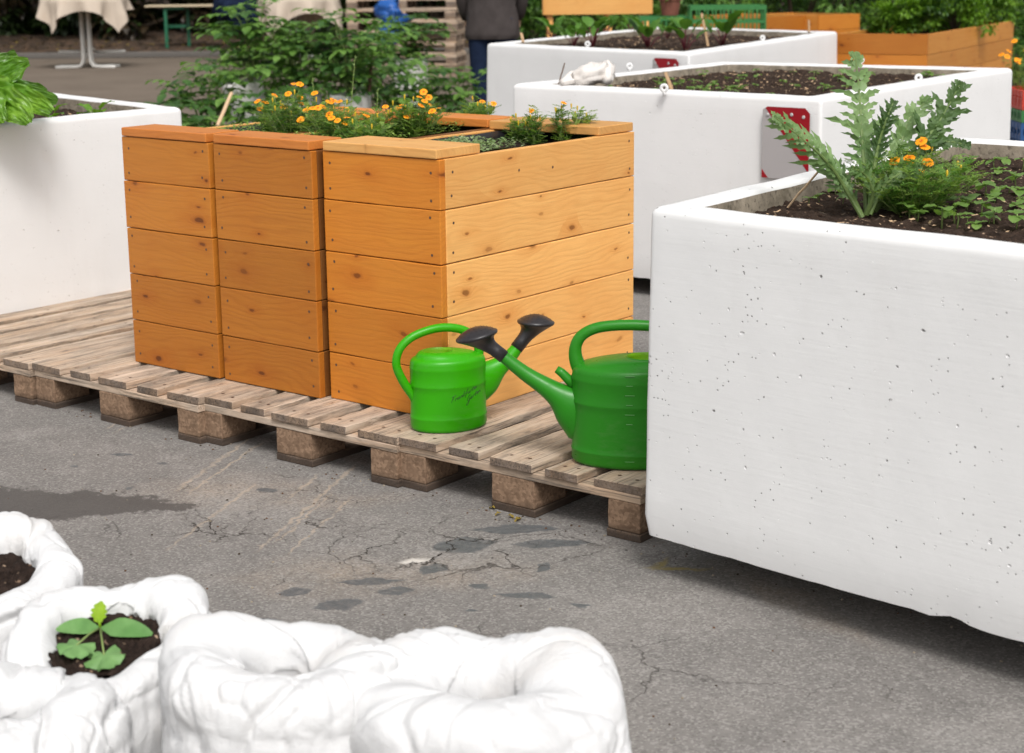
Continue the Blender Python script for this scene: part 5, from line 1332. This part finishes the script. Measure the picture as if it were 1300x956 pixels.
# ------------------------------------------------------------------ person
def person():
    base = D(626, 100, 14.4); base.z = 0
    t = thing('person', 'standing person in a dark grey jacket and blue jeans, cut off by the top edge', 'person', base, az)
    # body: one skinned figure
    J = {'pel': (0, 0, .95, .13), 'bel': (0, 0, 1.10, .12), 'ch': (0, 0, 1.32, .14), 'nk': (0, .01, 1.49, .055), 'hd': (0, .02, 1.62, .085), 'tp': (0, .01, 1.72, .06),
         'sl': (-.18, 0, 1.42, .055), 'el': (-.25, .03, 1.14, .042), 'wl': (-.22, .14, .96, .028), 'sr': (.18, 0, 1.42, .055), 'er': (.25, .03, 1.14, .042), 'wr': (.22, .14, .96, .028),
         'hl': (-.10, 0, .88, .09), 'kl': (-.11, -.01, .50, .058), 'al': (-.07, .02, .09, .036), 'fl': (-.09, .14, .04, .03), 'hr': (.10, 0, .88, .09), 'kr': (.12, 0, .50, .058), 'ar': (.14, .02, .09, .036), 'fr': (.16, .14, .04, .03)}
    E_ = [('pel', 'bel'), ('bel', 'ch'), ('ch', 'nk'), ('nk', 'hd'), ('hd', 'tp'), ('ch', 'sl'), ('sl', 'el'), ('el', 'wl'), ('ch', 'sr'), ('sr', 'er'), ('er', 'wr'), ('pel', 'hl'), ('hl', 'kl'), ('kl', 'al'), ('al', 'fl'), ('pel', 'hr'), ('hr', 'kr'), ('kr', 'ar'), ('ar', 'fr')]
    nm = list(J); vs = [J[k][:3] for k in nm]; rs = [J[k][3] for k in nm]; es = [(nm.index(a), nm.index(b)) for a, b in E_]
    for s_, w in ((-1, 'wl'), (1, 'wr')):      # palm and five fingers
        wx = V(J[w][:3]); pm = wx+V((0, .03, -.06)); vs.append(tuple(pm)); rs.append(.026); ip = len(vs)-1; es.append((nm.index(w), ip))
        for k in range(5):
            off = V((s_*-.0, (k-1.5)*.019, 0)); L = (.035, .045, .048, .042, .03)[k]
            if k == 4: off = V((0, .045, .03)); 
            a = pm+off*.8+V((0, 0, -.022)); vs.append(tuple(a)); rs.append(.0095); es.append((ip, len(vs)-1))
            vs.append(tuple(a+V((s_*-.012, .004, -L)))); rs.append(.008); es.append((len(vs)-2, len(vs)-1))
    me = bpy.data.meshes.new('body'); me.from_pydata(vs, es, []); me.materials.append(M['skin'])
    o = bpy.data.objects.new('body', me); col.objects.link(o); o.parent = t
    sk = o.modifiers.new('skin', 'SKIN'); sk.use_smooth_shade = True
    for i, r in enumerate(rs): me.skin_vertices[0].data[i].radius = (r, r)
    me.skin_vertices[0].data[0].use_root = True
    sb = o.modifiers.new('sub', 'SUBSURF'); sb.levels = 1; sb.render_levels = 1
    def loft(secs, m, name, n=36, wr=.0, cap=True):
        mb = MB(); R = []
        for (x, y, z, rx, ry) in secs: R.append([(x+rx*cos(a)*(1+wr*noise.noise(V((cos(a)*3, sin(a)*3, z*9)))), y+ry*sin(a)*(1+wr*noise.noise(V((cos(a)*3, sin(a)*3, z*9+4)))), z) for a in (2*pi*k/n for k in range(n))])
        mb.rings(R, m, True, cap, cap); return mb
    S = [(0, 0, .80, .225, .155), (0, 0, .83, .235, .165), (0, 0, .93, .225, .165), (0, 0, 1.08, .205, .155), (0, 0, 1.25, .225, .160), (0, 0, 1.38, .225, .145), (0, 0, 1.45, .16, .11), (0, 0, 1.50, .075, .075)]
    S = [tuple(S[i][j]*(1-f)+S[i+1][j]*f for j in range(5)) for i in range(len(S)-1) for f in (0, .25, .5, .75)]+[S[-1]]
    mb = loft(S, 'jacket', 'jacket', 48, .10, False)
    for s_ in (-1, 1): mb.tube([(s_*.17, 0, 1.42), (s_*.225, .015, 1.30), (s_*.255, .03, 1.14), (s_*.24, .09, 1.04), (s_*.222, .135, .975)], [.078, .070, .060, .052, .046], 'jacket', 16)
    mb.build('jacket', t, smooth=True)
    mb = MB()
    for s_, kx, ax in ((-1, -.115, -.075), (1, .12, .14)):
        mb.tube([(s_*.09, 0, .97), (s_*.10, 0, .84), (s_*.11, -.005, .68), (kx, -.01, .5), (kx*.6+ax*.4, -.01, .30), (ax, .015, .07)], [.125, .115, .092, .078, .070, .066], 'jeans', 20)
    mb.build('trousers', t, smooth=True)
    for ax in (-.075, .14):
        mb = MB(); mb.tube([(ax, -.05, .045), (ax, .02, .055), (ax, .11, .045), (ax, .18, .035), (ax, .205, .032)], [.042, .048, .046, .038, .022], 'shoe', 14, .8); mb.build('shoe', t, smooth=True)
    mb = MB(); R = []
    for k in range(12):
        th = k/11*pi*.62; R.append([(.098*sin(th)*cos(a), -.012+.112*sin(th)*sin(a), 1.645+.122*cos(th)-(.05 if sin(a) < -.1 else 0)*sin(th)) for a in (2*pi*q/28 for q in range(28))])
    mb.rings(R, 'hair', True, True, False); mb.build('hair', t, smooth=True)
    mb = MB()
    for s_ in (-1, 1):
        mb.tube([(s_*.03, .098, 1.635), (s_*.03, .108, 1.635)], [.009, .006], 'hair', 8); mb.tube([(s_*.09, .01, 1.60), (s_*.098, .005, 1.63), (s_*.09, .0, 1.65)], .012, 'skin', 8)
    mb.tube([(0, .10, 1.63), (0, .125, 1.60), (0, .10, 1.59)], [.008, .012, .008], 'skin', 8); mb.tube([(-.022, .100, 1.565), (0, .108, 1.563), (.022, .100, 1.565)], .005, 'terracotta', 6)
    mb.build('face_features', t, smooth=True)
person()

# ------------------------------------------------------------------ vegetation at the back
hs = []
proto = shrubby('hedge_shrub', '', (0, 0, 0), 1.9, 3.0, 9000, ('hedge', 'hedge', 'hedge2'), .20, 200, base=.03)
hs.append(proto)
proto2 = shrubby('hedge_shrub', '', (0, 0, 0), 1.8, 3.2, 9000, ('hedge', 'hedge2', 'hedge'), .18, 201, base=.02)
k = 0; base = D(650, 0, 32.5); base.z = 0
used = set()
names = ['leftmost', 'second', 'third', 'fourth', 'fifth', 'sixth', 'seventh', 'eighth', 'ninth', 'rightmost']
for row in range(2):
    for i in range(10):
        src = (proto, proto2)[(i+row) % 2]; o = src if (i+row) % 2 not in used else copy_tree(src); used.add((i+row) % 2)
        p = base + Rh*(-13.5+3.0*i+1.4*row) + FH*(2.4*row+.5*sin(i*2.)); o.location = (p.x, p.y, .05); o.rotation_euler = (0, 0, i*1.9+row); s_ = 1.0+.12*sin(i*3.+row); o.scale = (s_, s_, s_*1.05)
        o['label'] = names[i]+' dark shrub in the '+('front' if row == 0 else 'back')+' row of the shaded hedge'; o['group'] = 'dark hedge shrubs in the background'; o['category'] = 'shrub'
tr0 = None  # unseen crowns, spread wide and low to shade the far ground
for i, (dx, dy) in enumerate(((-12.5, 1.5), (-7, 3.5), (-1.0, 2.5), (5.5, 4.0))):
    p = base + Rh*dx + FH*(dy-.5)
    if tr0 is None:
        random.seed(400); tr0 = thing('tree', '', 'tree'); mb = MB()
        mb.tube([(0, 0, 0), (.1, 0, 2), (.05, .1, 4), (0, 0, 6.5)], [.26, .2, .15, .05], 'bark', 12)
        cl = []
        for k in range(30):
            a = U(0, 6.28); rr = 6.6*sqrt(U(0, 1)); z = U(3.6, 8.5); c = V((cos(a)*rr, sin(a)*rr, z)); cl.append(c)
            if k % 2: mb.tube([(0, 0, 3.2+k*.08), c*.5+V((0, 0, 1.8)), c], [.09, .05, .02], 'bark', 6)
        mb.build('trunk', tr0); mb = MB()
        for k in range(11000):
            c = cl[k % 30]; d = V((U(-1, 1), U(-1, 1), U(-.7, .7)))*2.0; e = V((U(-1, 1), U(-1, 1), U(-.5, .3))); s_ = U(.16, .34); mb.leaf(c+d, e, (0, 0, 1), s_, s_*.7, 'potato_dark', 2, .5, .2)
        mb.build('crown', tr0); o = tr0
    else: o = copy_tree(tr0)
    o.location = (p.x, p.y, 0); o.rotation_euler = (0, 0, i*1.9); o['label'] = ('leftmost', 'second', 'third', 'rightmost')[i]+' tall tree rising out of the dark hedge, crown above the picture'; o['group'] = 'trees above the hedge'; o['category'] = 'tree'
# leaf litter
random.seed(77); mb = MB()
for i in range(2600):
    p = D(650, 0, 27.6); p.z = 0; q_ = p + R0*U(-14, 6) + FH*U(.1, 6) + V((0, 0, U(.10, .22))); a = U(0, 6.28)
    mb.leaf(q_, (cos(a), sin(a), U(-.1, .4)), (0, 0, 1), U(.06, .13), U(.04, .08), 'deadleaf' if i % 5 == 0 else 'hedge2', 2, .5, .3)
tag(mb.build('leaf_litter'), 'brown fallen leaves scattered on the earth under the hedge', 'fallen leaves', kind='stuff')
# greener bushes behind the far planter
for i, (px, dp, r_, h_, lab) in enumerate(((668, 19.5, .55, 1.1, 'green bush beside the standing person'), (845, 18.5, .7, 1.35, 'green bush behind the terracotta pot'), (1010, 20, 1.0, 1.5, 'wide green bush behind the background pine boxes'), (1150, 21, 1.1, 1.7, 'tall green bush behind the lush herb box'), (1290, 17, .8, 1.15, 'green bush at the right edge behind the herb box'), (900, 24, 1.1, 1.7, 'darker green bush far behind the green crates'), (780, 24, 1.1, 1.4, 'darker green bush far behind the raised bed'))):
    p = D(px, 30, dp); shrubby('bush', lab, (p.x, p.y, 0), r_, h_, 4200, ('potato', 'herb_dark', 'potato_dark'), .08, 300+i, 'green bushes in the background')

# withered leaves by the pallet block
random.seed(12); q_ = G(645, 655, 0); t = thing('withered_leaf', 'withered yellow leaves lying against the middle block of the pallet under the cans', 'fallen leaf', (q_.x, q_.y, 0)); mb = MB()
for i, (px, py) in enumerate(((628, 648), (636, 654), (645, 657), (655, 662), (662, 661))):
    p = G(px, py-3, .006)-V((q_.x, q_.y, 0)); a = U(0, 6.28); mb.leaf(p, (cos(a), sin(a), .5), (0, 0, 1), U(.018, .03), .011, 'deadleaf', 5, 1.4, .4, wav=.15)
mb.build('leaves', t, smooth=True)
# debris on the asphalt
random.seed(19); mb = MB()
for i in range(420):
    x, y = U(-1.4, 1.9), U(-1.2, .05)
    if U(0, 1) < .45: y = U(-.07, .03)
    r = U(.0012, .0042); a = U(0, 6.28)
    P_ = [(x+cos(a+2*pi*k/5)*r*U(.6, 1.2), y+sin(a+2*pi*k/5)*r*U(.6, 1.2), .0005) for k in range(5)]
    mb.rings([P_, [(px_*.6+x*.4, py_*.6+y*.4, r*.8) for px_, py_, _ in P_]], random.choice(('bark', 'rawconc', 'twig', 'kerb')), True, False, True)
tag(mb.build('grit'), 'grit and crumbs scattered on the asphalt along the pallets', 'grit', kind='stuff')

# ------------------------------------------------------------------ light
w = bpy.data.worlds.new('World'); sc.world = w; w.use_nodes = True; nt = w.node_tree
sky = nt.nodes.new('ShaderNodeTexSky'); sky.sky_type = 'NISHITA'; sky.sun_disc = False
SUN = V((.62, -.52, 1.05)).normalized()
sky.sun_elevation = math.asin(SUN.z); sky.sun_rotation = atan2(SUN.x, SUN.y)
sky.air_density = 1.0; sky.dust_density = 4.0; sky.ozone_density = 1.0
hsv = nt.nodes.new('ShaderNodeHueSaturation'); hsv.inputs['Saturation'].default_value = .12
nt.links.new(sky.outputs[0], hsv.inputs['Color']); bg = nt.nodes['Background']; nt.links.new(hsv.outputs[0], bg.inputs[0]); bg.inputs[1].default_value = .132
sl = bpy.data.lights.new('sun', 'SUN'); sl.energy = 1.5; sl.angle = radians(18); sl.color = (1, .972, .94)
so = bpy.data.objects.new('sun', sl); col.objects.link(so); so.rotation_mode = 'QUATERNION'; so.rotation_quaternion = V((0, 0, 1)).rotation_difference(SUN)
sc.view_settings.view_transform = 'Standard'; sc.view_settings.look = 'None'; sc.view_settings.exposure = 0.38; sc.view_settings.gamma = 1
sc.render.engine = 'CYCLES'
sc.cycles.max_bounces = 6; sc.cycles.diffuse_bounces = 3; sc.cycles.glossy_bounces = 2; sc.cycles.transmission_bounces = 3; sc.cycles.transparent_max_bounces = 4
for o in list(bpy.data.objects):
    if 'used' in o: del o['used']
